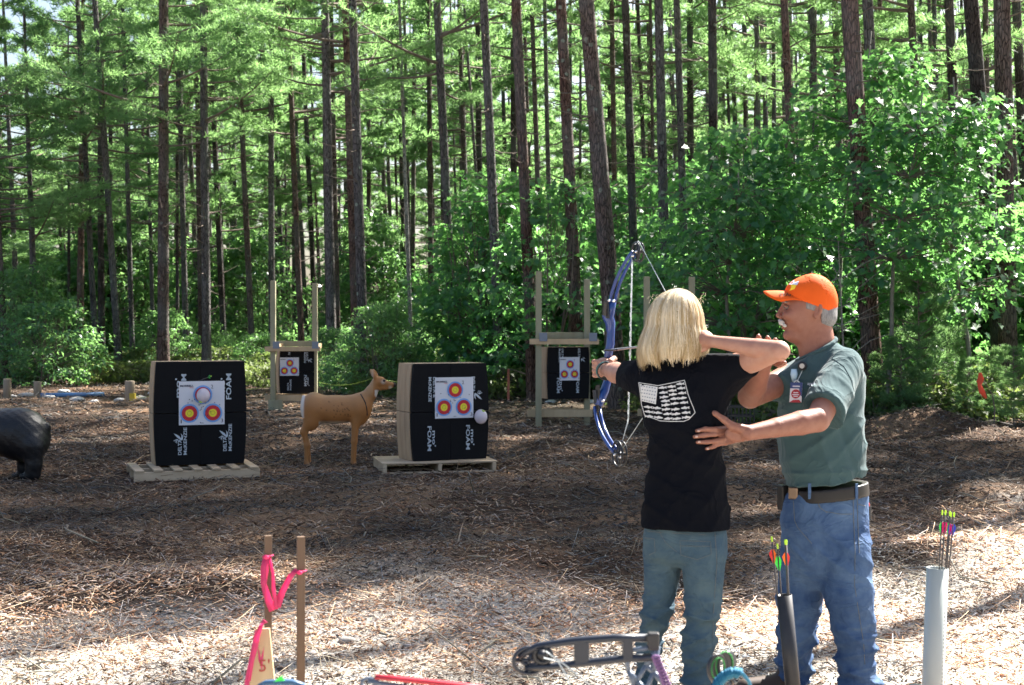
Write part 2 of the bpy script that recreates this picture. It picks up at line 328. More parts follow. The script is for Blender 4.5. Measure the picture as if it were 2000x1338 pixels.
def surf(fn, lo, hi, res):
    lo = np.asarray(lo, float); hi = np.asarray(hi, float); n = np.ceil((hi-lo)/res).astype(int)+1
    ax = [lo[i]+res*np.arange(n[i]) for i in range(3)]
    G = np.stack(np.meshgrid(*ax, indexing='ij'), -1).reshape(-1, 3).astype(np.float32)
    out = np.empty(len(G), np.float32)
    for s in range(0, len(G), 400000): out[s:s+400000] = fn(G[s:s+400000])
    F = out.reshape(n); F[F == 0] = 1e-6
    # keep borders outside
    for a_ in range(3):
        sl_ = [slice(None)]*3; sl_[a_] = 0; F[tuple(sl_)] = np.maximum(F[tuple(sl_)], 1e-3); sl_[a_] = -1; F[tuple(sl_)] = np.maximum(F[tuple(sl_)], 1e-3)
    nc = n-1; acc = np.zeros((*nc, 3)); cnt = np.zeros(nc)
    for a_ in range(3):
        b_, c_ = [i for i in range(3) if i != a_]
        s0 = [slice(None)]*3; s1 = [slice(None)]*3; s0[a_] = slice(0, -1); s1[a_] = slice(1, None)
        f0 = F[tuple(s0)]; f1 = F[tuple(s1)]; cr = (f0 < 0) != (f1 < 0)
        t = np.where(cr, f0/np.where(cr, f0-f1, 1), 0)
        for ob in (0, 1):
            for oc in (0, 1):
                s = [slice(None)]*3; s[b_] = slice(ob, nc[b_]+ob); s[c_] = slice(oc, nc[c_]+oc)
                m = cr[tuple(s)]; tt = t[tuple(s)]
                cnt += m
                acc[..., a_] += tt*m; acc[..., b_] += ob*m; acc[..., c_] += oc*m
    act = cnt > 0; idx = -np.ones(nc, int); idx[act] = np.arange(act.sum())
    ijk = np.argwhere(act); v = lo+res*(ijk+acc[act]/cnt[act][:, None])
    quads = []
    for a_ in range(3):
        b_, c_ = [(1, 2), (2, 0), (0, 1)][a_]
        s0 = [slice(None)]*3; s1 = [slice(None)]*3; s0[a_] = slice(0, -1); s1[a_] = slice(1, None)
        f0 = F[tuple(s0)] < 0; f1 = F[tuple(s1)] < 0
        cr = np.argwhere(f0 != f1)
        ok = (cr[:, b_] > 0) & (cr[:, c_] > 0) & (cr[:, b_] < n[b_]-1) & (cr[:, c_] < n[c_]-1); cr = cr[ok]
        fl = f0[tuple(cr.T)]
        def ci(db, dc):
            q = cr.copy(); q[:, b_] -= db; q[:, c_] -= dc; return idx[tuple(q.T)]
        q = np.stack([ci(1, 1), ci(0, 1), ci(0, 0), ci(1, 0)], 1)
        q[~fl] = q[~fl][:, ::-1]; quads.append(q)
    f = np.concatenate(quads); f = f[(f >= 0).all(1)]
    return v, f
def joinvf(parts):
    vs = []; fs = []; n = 0
    for v, f in parts: vs.append(v); fs.append(f+n); n += len(v)
    return np.concatenate(vs), np.concatenate(fs)
def bvh_of(v, f): return BVHTree.FromPolygons([tuple(map(float, p)) for p in v], [tuple(map(int, q)) for q in f])
def onto(bvh, px, py, off=0.002):
    """point of a surface seen at a pixel, lifted off it a little"""
    d = V(P(px, py, 1.0))-Vector((0, 0, CAMH)); d.normalize()
    h = bvh.ray_cast(Vector((0, 0, CAMH)), d)
    if h[0] is None: return None
    nn = h[1] if h[1].dot(d) < 0 else -h[1]
    return h[0]+nn*off
def wrs(Q, fx, fy, fz, s=1.0, ph=0.0):
    """sharper creases: narrow ridges between wide troughs"""
    q = np.abs(wr(Q, fx*.5, fy*.5, fz*.5, s, ph)); return 1.4*(1-q)**2-.45
def wr(Q, fx, fy, fz, s=1.0, ph=0.0):
    """soft cloth folds: warped sine"""
    w = np.sin(Q[:, 0]*23*s+ph)*0.6+np.sin(Q[:, 2]*17*s+1.3+ph)*0.7+np.sin(Q[:, 1]*19*s+2.1)*0.5
    return np.sin(Q[:, 0]*fx+Q[:, 1]*fy+Q[:, 2]*fz+w*1.6+ph)
_tc = {}
def text_mesh(body, size=1.0, bold=0.0, sx=1.0):
    key = (body, bold, sx)
    if key not in _tc:
        cu = bpy.data.curves.new('t', 'FONT'); cu.body = body; cu.align_x = 'LEFT'; cu.offset = bold; cu.resolution_u = 2
        o = bpy.data.objects.new('t', cu); COL.objects.link(o); dg = bpy.context.evaluated_depsgraph_get(); dg.update()
        me = bpy.data.meshes.new_from_object(o.evaluated_get(dg)); bpy.data.objects.remove(o)
        vs = np.array([v.co[:] for v in me.vertices]); fs = [tuple(p.vertices) for p in me.polygons]
        vs[:, 0] -= vs[:, 0].min(); vs[:, 0] *= sx; vs[:, 1] -= vs[:, 1].min()
        _tc[key] = (vs, fs, vs[:, 0].max(), vs[:, 1].max())
    return _tc[key]
def text_fit(mb, body, o, ux, uy, w, h, bold=0.012):
    """text filling a w x h box whose reading direction is ux"""
    vs, fs, W_, H_ = text_mesh(body, bold=bold)
    o, ux, uy = [np.array(q, dtype=float) for q in (o, ux, uy)]
    mb.add([o+ux*(q[0]/W_*w)+uy*(q[1]/H_*h) for q in vs], fs)
# ============================================================ THE SETTING: ground, mulch, forest
def vnoise(x, y, s, seed=0):
    """smooth value noise"""
    x = np.asarray(x)/s; y = np.asarray(y)/s; xi = np.floor(x).astype(int); yi = np.floor(y).astype(int); fx = x-xi; fy = y-yi
    fx = fx*fx*(3-2*fx); fy = fy*fy*(3-2*fy)
    def h(a, b): q = np.sin(a*127.1+b*311.7+seed*74.7)*43758.5453; return q-np.floor(q)
    return (h(xi, yi)*(1-fx)+h(xi+1, yi)*fx)*(1-fy)+(h(xi, yi+1)*(1-fx)+h(xi+1, yi+1)*fx)*fy
MOUNDS = [(-0.15, 9.4, 1.5, 0.6, .15), (1.2, 9.6, 0.9, .45, .08), (-3.4, 9.9, 1.0, .7, .13), (5.9, 20.3, 0.9, .7, .38), (-1.6, 8.3, 1.2, .4, .06), (3.6, 9.6, 1.1, .5, .12), (4.4, 13.5, 2.0, .8, .12),
          (-3.2, 18.6, 1.3, .6, .14), (0.8, 13.2, 1.5, .6, .08), (-5, 21, 2, .6, .14), (1.0, 18.5, 1.5, .5, .12), (-1.6, 21, 2.2, .6, .12), (3.0, 17.5, 1.6, .6, .14), (7.6, 17.5, 2.5, .8, .2)]
FLAT = [(-3.05, 14.9, 1.0), (-0.6, 15.7, 1.0), (-1.9, 16, .8), (-4.9, 14.7, 0.7), (1.2, 5.7, .5), (2.3, 6.0, .5), (0.75, 21.8, .7), (-3.9, 26, .8), (2.4, 21.8, .8)]
def gh(x, y):
    x = np.asarray(x, float); y = np.asarray(y, float)
    h = (vnoise(x, y, 1.7, 1)-.5)*.07+(vnoise(x, y, .62, 2)-.5)*.05+(vnoise(x, y, .23, 3)-.5)*.03
    for mx, my, sx, sy, a in MOUNDS: h = h+a*np.exp(-((x-mx)/sx)**2-((y-my)/sy)**2)
    k = np.ones_like(h)
    for fx, fy, r in FLAT: k = k*(1-np.exp(-(((x-fx)**2+(y-fy)**2)/r**2)**2))
    k = np.minimum(k, 1.0)
    return h*k+np.clip((y-45)*0.012, 0, 2.0)*0.6
def axis(a, b, st, far):
    m = list(np.arange(a, b, st)); q = m[-1]; s = st
    while q < far: s *= 1.28; q += s; m.append(q)
    q = m[0]; s = st; l = []
    while q > -far: s *= 1.28; q -= s; l.append(q)
    return np.array(l[::-1]+m)
gx = axis(-9, 11, .085, 420); gy = axis(2.0, 30, .085, 420); gy = gy[gy > -60]
X, Y = np.meshgrid(gx, gy, indexing='ij'); Z = gh(X, Y)
nx, ny = X.shape; I = np.arange(nx*ny).reshape(nx, ny)
F4 = np.stack([I[:-1, :-1], I[1:, :-1], I[1:, 1:], I[:-1, 1:]], -1).reshape(-1, 4)
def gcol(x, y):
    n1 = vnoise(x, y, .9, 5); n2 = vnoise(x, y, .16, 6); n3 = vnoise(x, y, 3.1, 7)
    mulch = np.array((.066, .043, .031)); tan = np.array((.29, .185, .115)); sand_sun = np.array((.66, .60, .52)); forest = np.array((.07, .06, .035))
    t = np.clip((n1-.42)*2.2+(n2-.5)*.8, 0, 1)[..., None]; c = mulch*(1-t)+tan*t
    s = np.clip((8.5+np.clip(x-1.5, 0, 3)*1.3-y+(n1-.5)*1.8+(n3-.5)*.9)/0.9, 0, 1)[..., None]; c = c*(1-s)+sand_sun*s*(0.85+.3*n2[..., None])  # real pale dirt, stretched over the foreground and right as painted sunlight
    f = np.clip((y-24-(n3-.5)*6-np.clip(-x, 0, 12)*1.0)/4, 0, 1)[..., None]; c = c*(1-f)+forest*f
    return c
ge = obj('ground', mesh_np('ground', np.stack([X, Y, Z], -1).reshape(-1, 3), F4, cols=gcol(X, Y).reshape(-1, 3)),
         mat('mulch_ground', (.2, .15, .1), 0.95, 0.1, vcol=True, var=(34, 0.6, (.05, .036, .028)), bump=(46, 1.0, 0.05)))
tag(ge, kind='structure')
# ---- wood chips and straw
def chips(name, n, ylo, yhi, lmin, lmax, wmin, wmax, seed, pal, tilt=.35, lift=.004):
    r = np.random.default_rng(seed)
    u = r.random(n); y = np.sqrt(ylo**2+u*(yhi**2-ylo**2)); x = (r.random(n)*2-1)*(y*.385+.25)
    x = x+0.0; z = gh(x, y)+lift
    L = lmin+(lmax-lmin)*r.random(n)**1.8; Wd = wmin+(wmax-wmin)*r.random(n); T = Wd*(.25+.35*r.random(n))
    tv = np.array([(-.5, -.5, 0), (-.5, .5, 0), (-.42, 0, 1), (.5, -.45, 0), (.5, .45, 0), (.38, 0.1, 1)])
    tf = np.array([(0, 2, 1), (3, 4, 5), (0, 3, 5), (0, 5, 2), (1, 2, 5), (1, 5, 4), (0, 1, 4), (0, 4, 3)])
    p = tv[None]*np.stack([L, Wd, T], -1)[:, None, :]
    a = r.random(n)*2*np.pi; b = (r.random(n)-.5)*2*tilt
    # pitch about y then yaw about z, roll
    c = (r.random(n)-.5)*1.2; cy, sy = np.cos(c)[:, None], np.sin(c)[:, None]
    yy = p[..., 1]*cy-p[..., 2]*sy; zz = p[..., 1]*sy+p[..., 2]*cy; xx = p[..., 0]
    cb, sb = np.cos(b)[:, None], np.sin(b)[:, None]; x2 = xx*cb+zz*sb; z2 = -xx*sb+zz*cb
    ca, sa = np.cos(a)[:, None], np.sin(a)[:, None]; x3 = x2*ca-yy*sa; y3 = x2*sa+yy*ca
    v = np.stack([x3+x[:, None], y3+y[:, None], z2+z[:, None]+np.abs(L*np.sin(b))[:, None]*.4], -1)
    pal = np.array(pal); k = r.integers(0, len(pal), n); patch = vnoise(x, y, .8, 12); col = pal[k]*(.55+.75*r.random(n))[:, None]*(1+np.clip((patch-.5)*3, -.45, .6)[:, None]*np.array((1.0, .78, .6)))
    near = np.clip((9.7+np.clip(x-1.5, 0, 3)*1.2-y)/1.6, 0, 1)[:, None]; col = col*(.52+1.14*near)  # foreground sun and the shade beyond put into chip colour, sun reaching farther right
    cols = np.repeat(col[:, None, :], 6, 1).reshape(-1, 3)
    f = (tf[None]+6*np.arange(n)[:, None, None]).reshape(-1, 3)
    o = obj(name, mesh_np(name, v.reshape(-1, 3), f, smooth=False, cols=cols), M['chips']); return o
PAL = [(.44, .28, .165), (.27, .15, .09), (.13, .085, .06), (.46, .37, .28), (.33, .31, .30), (.20, .12, .075), (.56, .46, .36), (.09, .06, .045)]
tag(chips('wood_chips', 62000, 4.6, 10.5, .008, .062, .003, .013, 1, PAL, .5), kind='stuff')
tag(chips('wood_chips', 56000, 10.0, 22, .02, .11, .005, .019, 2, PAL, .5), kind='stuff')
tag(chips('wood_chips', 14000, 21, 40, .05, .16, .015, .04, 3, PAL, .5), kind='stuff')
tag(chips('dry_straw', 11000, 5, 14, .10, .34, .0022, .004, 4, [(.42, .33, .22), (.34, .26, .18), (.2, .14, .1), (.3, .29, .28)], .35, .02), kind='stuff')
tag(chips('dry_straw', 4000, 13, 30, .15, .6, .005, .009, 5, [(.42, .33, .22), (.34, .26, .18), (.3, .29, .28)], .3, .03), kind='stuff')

# ---- pine parts
def needles(pts, dirs, n, ln, wd, seed):
    """n flat needles per tuft"""
    r = np.random.default_rng(seed); m = len(pts)
    d = dirs[:, None, :]*.75+r.normal(size=(m, n, 3))*.62; d /= np.linalg.norm(d, axis=-1, keepdims=True)
    l = ln*(.7+.6*r.random((m, n, 1))); q = np.cross(d, r.normal(size=(m, n, 3))); q /= np.linalg.norm(q, axis=-1, keepdims=True)
    a = pts[:, None, :]-q*wd*.5; b = pts[:, None, :]+q*wd*.5; c = pts[:, None, :]+d*l
    v = np.stack([a, b, c], 2).reshape(-1, 3); return v, np.arange(len(v)).reshape(-1, 3)
def crown(seed, z0, z1, Lmax, nbr, tpb=26, ln=.17, wd=.016, nn=7, gap=.0, zpow=1.0):
    r = np.random.default_rng(seed); P_, D_ = [], []; lb = MB()
    for i in range(nbr):
        t = (i+r.random())/nbr; t = t**zpow; z = z0+(z1-z0)*t; az = r.random()*2*math.pi
        if r.random() < gap: continue
        L = Lmax*(1-.62*t)*(.6+.55*r.random()); up = -.05+.5*t+.15*r.normal()
        pts = []; n = 7
        for k in range(n+1):
            s = k/n; pts.append(np.array((math.cos(az)*L*s, math.sin(az)*L*s, z+up*L*s*.55+.22*L*s*s)))
        rad0 = .012+.009*L
        lb.tube(pts, [rad0*(1-.85*k/n) for k in range(n+1)], 4, False)
        rad = np.array((math.cos(az), math.sin(az), 0)); side = np.array((-math.sin(az), math.cos(az), 0))
        for j in range(tpb):
            s = .42+.58*((j+r.random())/tpb)**.8; k = min(int(s*n), n-1); fr = s*n-k; p = pts[k]*(1-fr)+pts[k+1]*fr
            sg = 1 if j % 2 else -1; sl_ = L*.30*(1.15-s)*(.5+.8*r.random())+.10
            d = rad*.62+side*sg*.85+np.array((0, 0, .12+.12*r.normal())); d /= np.linalg.norm(d)
            m = max(3, int(sl_/.11))
            for q in range(m):
                P_.append(p+d*sl_*(q+.8)/m+r.normal(size=3)*.03); D_.append(d+np.array((0, 0, .25)))
        P_.append(pts[-1]); D_.append(rad)
    v, f = needles(np.array(P_), np.array(D_), nn, ln, wd, seed+9)
    return mesh_np('crown', v, f, smooth=False), lb.mesh('branch')
def trunk_mesh(seed, h=25.0):
    r = np.random.default_rng(seed); pts = []; rad = []
    for k in range(17):
        z = h*k/16-.15; pts.append((.05*math.sin(k*.7+seed)*min(1, k/4), .05*math.cos(k*.9+seed*2)*min(1, k/4), z))
        rad.append((1.0-.62*k/16)*(1.28 if k == 0 else 1.0)+.02*r.normal())
    return pts, rad
def trunk(seed, rad_, h=25.0, n=12):
    pts, rad = trunk_mesh(seed, h); mb = MB(); mb.tube(pts, [rad_*q for q in rad], n)
    return mb.mesh('trunk', True)
def dead(seed, z0, z1, n, Lmax):
    r = np.random.default_rng(seed); mb = MB()
    for i in range(n):
        z = z0+(z1-z0)*r.random()**.8; az = r.random()*6.283; L = Lmax*(.15+.85*r.random()**2)*(0.5+.5*(z-z0)/(z1-z0)); sl = r.normal()*.25-.05
        w = np.array((math.cos(az), math.sin(az), sl)); p = [np.array((0, 0, z))+w*L*s+np.array((0, 0, .22*L*s*s))+r.normal(size=3)*.03*L*s for s in (0, .33, .66, 1)]
        mb.tube(p, [.016+.006*L, .012, .008, .004], 4, False)
        for j in range(int(L*3)):
            s = r.integers(1, 4); q = p[s]; d2 = w+r.normal(size=3)*.7; d2 /= np.linalg.norm(d2); l2 = L*.3*r.random()+.1
            mb.tube([q, q+d2*l2*.5, q+d2*l2+np.array((0, 0, .04))], [.006, .005, .003], 3, False)
    return mb.mesh('dead_branches')
CR = {
 'high': [crown(21, 10.5, 21, 3.3, 24, 22), crown(22, 11, 21, 3.2, 23, 22)],
 'shade': [crown(23, 11.5, 20.5, 4.6, 46, 30, .2, .028, zpow=.9), crown(24, 11.0, 20.0, 4.6, 44, 30, .2, .028, zpow=.9)],
 'tall': [crown(25, 15.5, 24, 2.6, 18, 18)],
 'mid': [crown(31, 7.4, 17, 3.5, 28, 27, .21, .024), crown(32, 8.2, 17, 3.3, 26, 27, .21, .024), crown(33, 6.6, 16, 3.4, 28, 27, .21, .024)],
 'low': [crown(41, 4.6, 12.5, 3.2, 34, 28, .2, .026), crown(42, 5.2, 13, 3.3, 40, 28, .2, .026)],
 'far': [crown(51, 7.0, 20, 3.4, 34, 19, .28, .046, 8), crown(52, 9.0, 21, 3.4, 32, 19, .28, .046, 8), crown(53, 5.0, 17, 3.2, 34, 19, .28, .046, 8)],
}
DEAD = [dead(61, 2.2, 9.5, 34, 2.0), dead(62, 3.0, 10, 30, 1.7), dead(63, 1.8, 8.5, 40, 1.6)]
TR = [trunk(s, 1.0) for s in range(5)]
BARK = {'brown': (.120, .085, .072), 'red': (.145, .085, .068), 'grey': (.125, .112, .108), 'dark': (.065, .050, .045), 'pale': (.30, .29, .27)}
def pine(x, y, rad, lean, kind, bark, label, group=None, zs=1.0, rz=None, lichen=.5, i=0, deadb=True, h=1.0):
    t = thing('pine_tree', label, 'tree', (x, y, float(gh(x, y))-.02), 0, group)
    t.rotation_euler = (random.uniform(-.006, .006), lean, 0)
    a = obj('trunk', TR[i % 5], M['bark'], t); a.scale = (rad, rad, h); a.rotation_euler = (0, 0, random.random()*6)
    c = BARK[bark]; f = random.uniform(.85, 1.2); a.color = (c[0]*f, c[1]*f, c[2]*f, lichen)
    if kind:
        cm, bm = CR[kind][i % len(CR[kind])]; r_ = random.random()*6.28 if rz is None else rz
        b = obj('branches', bm, M['twig'], t); b['kind'] = 'stuff'; b.rotation_euler = (0, 0, r_); b.scale = (1, 1, zs)
        b = obj('crown', cm, M['needles'], t); b['kind'] = 'stuff'; b.rotation_euler = (0, 0, r_); b.scale = (1, 1, zs)
    if deadb:
        d = obj('dead_branches', DEAD[i % 3], M['twig'], t); d['kind'] = 'stuff'; d.rotation_euler = (0, 0, random.random()*6.28); s_ = random.uniform(.8, 1.1); d.scale = (s_, s_, 1)
    return t
# (px at the top edge, px at eye level, depth, trunk px, crown, bark, lichen, label)
FT = [
 (45, 68, 40, 14, 'low', 'grey', .5, 'slim grey pine beside the pale sunlit shrub at the left edge'),
 (150, 184, 41, 12, 'low', 'grey', .5, 'slim grey pine rising just right of the second log post from the left'),
 (185, 227, 40, 14, 'mid', 'grey', .8, 'lichen speckled grey pine leaning left, nearest the third log post'),
 (240, 257, 46, 10, 'mid', 'grey', .9, 'thin pine rising directly behind the log post nearest the left foam block'),
 (284, 298, 52, 8, 'low', 'grey', .4, 'very thin pine just left of the thick brown trunk behind the left foam block'),
 (320, 319, 37, 23, 'mid', 'brown', .5, 'thick brown pine trunk behind the left upper corner of the left foam block'),
 (348, 362, 47, 12, 'mid', 'grey', .6, 'slim grey pine between the two thick trunks behind the left foam block'),
 (384, 393, 48, 12, 'far', 'brown', .3, 'brown pine half hidden by the trunk behind the left block middle'),
 (397, 403, 38, 18, 'mid', 'grey', .7, 'tall grey pine trunk rising behind the middle of the left foam block'),
 (462, 490, 43, 12, 'mid', 'brown', .5, 'slim pine leaning left just right of the left foam block'),
 (529, 531, 43, 13, 'mid', 'grey', .9, 'lichen covered pine lined up with the left post of the far hanging target'),
 (560, 587, 41, 12, 'mid', 'red', .3, 'reddish slim pine seen between the two posts of the far hanging target'),
 (634, 647, 36, 19, 'mid', 'grey', .4, 'straight grey pine just right of the far hanging target, behind the deer'),
 (647, 660, 46, 10, 'far', 'brown', .3, 'thin dark pine half hidden behind the grey pine right of the far hanging target'),
 (674, 694, 36, 17, 'mid', 'red', .5, 'reddish pine leaning against the view of its thicker twin above the deer'),
 (688, 708, 32, 20, 'high', 'grey', 1., 'thick lichen spotted pine trunk rising above the head of the deer'),
 (836, 843, 48, 12, 'far', 'brown', .3, 'brown pine deep between the pale dead trunk and the pine over the right foam block'),
 (853, 884, 34, 19, 'mid', 'grey', .9, 'grey green lichened pine leaning left above the right foam block'),
 (897, 914, 47, 10, 'far', 'brown', .3, 'thin brown pine just right of the lichened trunk above the right foam block'),
 (906, 950, 44, 7, None, 'grey', .4, 'very thin leaning bare trunk close left of the stout pine'),
 (945, 972, 31, 20, 'high', 'grey', .5, 'stout grey pine rising over the right edge of the right foam block'),
 (1008, 1036, 29, 23, 'high', 'red', .2, 'red brown pine leaning left just left of the middle hanging target'),
 (1038, 1060, 40, 11, 'mid', 'brown', .4, 'thin pine rising behind the left post of the middle hanging target'),
 (1095, 1126, 29, 25, 'high', 'red', .9, 'thick red brown lichened pine rising behind the middle hanging target'),
 (1146, 1196, 26.5, 36, 'high', 'brown', .6, 'thickest pine trunk, standing right behind the blue bow'),
 (1195, 1203, 42, 12, 'mid', 'red', .2, 'slim reddish pine just right of the thickest trunk by the bow'),
 (1221, 1243, 33, 18, 'high', 'dark', .5, 'dark pine trunk above the top wheel of the blue bow'),
 (1270, 1281, 40, 8, 'mid', 'brown', .5, 'very thin pine above the archer between two thicker trunks'),
 (1286, 1300, 30, 21, 'high', 'grey', 1., 'lichen dotted pine rising above the blond hair of the archer'),
 (1321, 1341, 33, 16, 'high', 'grey', .5, 'pine with slim grey trunk just right of the lichen dotted one above the archer'),
 (1390, 1396, 31, 20, 'high', 'dark', .8, 'dark speckled pine rising above the raised elbow of the archer'),
 (1478, 1486, 38, 12, 'mid', 'grey', 1., 'thin pale lichened pine left of the cap of the instructor'),
 (1511, 1513, 42, 10, 'mid', 'dark', .2, 'thin dark pine rising above the cap brim of the instructor'),
 (1531, 1558, 29, 18, 'high', 'red', .3, 'straight reddish pine rising right above the orange cap'),
 (1587, 1600, 34, 15, 'mid', 'grey', .9, 'grey pine right of the orange cap partly hidden by oak leaves'),
 (1630, 1650, 36, 15, 'mid', 'brown', .4, 'brown pine just left of the thickest trunk behind the instructor'),
 (1660, 1698, 23, 38, 'shade', 'red', .2, 'thick dark reddish pine standing right behind the shoulder of the instructor'),
 (1695, 1722, 27, 24, 'shade', 'grey', .5, 'grey pine half hidden behind the thick reddish trunk at the instructor'),
 (1780, 1812, 31, 18, 'mid', 'brown', .3, 'brown pine in the leafy thicket right of the instructor, below the bright oak leaves'),
 (1852, 1880, 31, 22, 'high', 'dark', .3, 'dark pine left of the massive trunk near the right edge'),
 (1896, 1950, 26, 34, 'shade', 'dark', .2, 'massive dark pine trunk leaning left near the right edge, by the orange ribbon'),
 (1925, 1931, 36, 14, 'mid', 'brown', .2, 'slim pine seen just right of the top of the massive right edge trunk'),
 (1958, 2000, 30, 20, 'high', 'brown', .3, 'pine leaning left at the right edge beside the massive trunk'),
 (1984, 2016, 34, 22, 'high', 'dark', .2, 'dark pine cut by the right edge of the view'),
 (-22, 6, 38, 13, 'low', 'brown', .3, 'brown pine standing at the very left edge of the view'),
]
for i, (pt, pb, D, w, kind, bark, li, lab) in enumerate(FT):
    x0 = (pb-1000)/FPX*D; zt = CAMH+630/FPX*D; x1 = (pt-1000)/FPX*D; sl_ = (x1-x0)/(zt-1.6); xb = x0-sl_*1.6
    pine(xb, D, w/FPX*D/2*1.04, math.atan(sl_), kind, bark, lab, lichen=li, i=i, zs=random.uniform(.95, 1.1)*(.80 if pb < 120 else 1), h=.42 if pb < 120 else 1.0)
# the dead pale trunk
t = thing('dead_tree', 'pale barkless dead tree trunk leaning left above the gap between deer and right foam block', 'tree', (-2.73, 39, 0)); t.rotation_euler = (0, -.035, 0)
a = obj('trunk', TR[2], M['bark'], t); a.scale = (.062, .062, .7); a.color = (.34, .32, .31, .2)
d = obj('dead_branches', DEAD[1], M['twig'], t); d.scale = (.7, .7, 1); d['kind'] = 'stuff'
def mark(x, y):
    px = 1000+FPX*x/y
    for lim, s in ((120, 'near the left edge of the view'), (290, 'behind the log posts'), (490, 'behind the left foam block'), (640, 'behind the far hanging target'), (780, 'behind the foam deer'), (970, 'behind the right foam block'),
                   (1160, 'behind the middle hanging target'), (1270, 'behind the blue bow'), (1420, 'behind the blond archer'), (1560, 'between archer and instructor'), (1700, 'behind the instructor'), (1850, 'right of the instructor')):
        if px < lim: return s
    return 'near the right edge of the view'
# pines filling the depth of the wood
pl = [( (p[1]-1000)/FPX*p[2], p[2]) for p in FT]
cnt = 0
for yy in np.arange(45.5, 112, 4.5):
    w = yy*.40+3
    for xx in np.arange(-w, w, 4.5):
        x = xx+random.uniform(-1.8, 1.8); y = yy+random.uniform(-1.7, 1.7)
        if min((x-a)**2+(y-b)**2 for a, b in pl) < 4: continue
        if random.random() < .10: continue
        pl.append((x, y)); cnt += 1
        far = 'far'; dist = 'second row' if y < 58 else ('depth' if y < 80 else 'far depth'); lab = 'thin pine in the %s of the wood, %s' % (dist, mark(x, y))
        pine(x, y, random.uniform(.09, .16), random.uniform(-.045, .01), far, random.choice(['dark', 'brown', 'grey', 'dark', 'red']), lab,
             'pines in the %s of the wood, %s' % (dist, mark(x, y)), zs=random.uniform(.85, 1.1)*(.62 if x < -.30*y else 1), h=.5 if x < -.30*y else 1.0, i=cnt, lichen=.3, deadb=(y < 62))
for i in range(105):
    y = random.uniform(41, 78); x = random.uniform(-.39, .39)*y
    if min((x-a)**2+(y-b)**2 for a, b in pl) < 1.6: continue
    pl.append((x, y)); dist = 'second row' if y < 58 else 'depth'
    pine(x, y, random.uniform(.055, .13), random.uniform(-.05, .01), None, random.choice(['dark', 'brown', 'grey', 'grey', 'red']), 'slender bare trunk, %s of the wood, %s' % (dist, mark(x, y)), 'slender trunks in the %s, %s' % (dist, mark(x, y)), i=i, lichen=.5, deadb=(i % 2 == 0), h=.5 if x < -.30*y else 1.0)
# pines just outside the view on the right, whose crowns shade the clearing
for i, (x, y, kd) in enumerate([(8.9, 22.8, 'shade'), (9.6, 25.4, 'shade'), (11.0, 22.4, 'shade'), (12.9, 21.8, 'shade'), (13.4, 25.0, 'shade'), (18, 27, 'shade'), (10.2, 23.6, 'shade'), (8.6, 24.6, 'shade'), (12.8, 31, 'high'), (8.3, 13.5, 'tall'), (8.3, 15.6, 'tall'), (9.6, 18.8, 'tall')]):
    pine(x, y, .17, random.uniform(-.03, .01), kd, 'brown', 'tall pine standing beyond the right edge of the clearing', 'pines beyond the right edge', i=i)

# ---- broadleaf shrubs and saplings
LOBE = np.array([(0, 0), (.22, .10), (.30, .30), (.48, .14), (.58, .38), (.76, .14), (1.0, .0), (.76, -.14), (.58, -.38), (.48, -.14), (.30, -.30), (.22, -.10)])
DIAM = np.array([(0, 0), (.45, .26), (1, 0), (.45, -.26)])
def leaves(pts, size, seed, shape, tilt=.5, out=None):
    r = np.random.default_rng(seed); n = len(pts)
    a = r.random(n)*2*np.pi if out is None else np.arctan2(out[:, 1], out[:, 0])+r.normal(size=n)*.9
    pit = -.25+r.normal(size=n)*tilt; rol = r.normal(size=n)*tilt; s = size*(.6+.7*r.random(n))
    k = len(shape); x = shape[None, :, 0]*s[:, None]; y = shape[None, :, 1]*s[:, None]; z = np.abs(y)*.35-(x*x/s[:, None])*.25
    y2 = y*np.cos(rol)[:, None]-z*np.sin(rol)[:, None]; z2 = y*np.sin(rol)[:, None]+z*np.cos(rol)[:, None]
    x3 = x*np.cos(pit)[:, None]-z2*np.sin(pit)[:, None]; z3 = x*np.sin(pit)[:, None]+z2*np.cos(pit)[:, None]
    x4 = x3*np.cos(a)[:, None]-y2*np.sin(a)[:, None]; y4 = x3*np.sin(a)[:, None]+y2*np.cos(a)[:, None]
    v = np.stack([x4, y4, z3], -1)+pts[:, None, :]
    return v.reshape(-1, 3), np.arange(n*k).reshape(n, k)
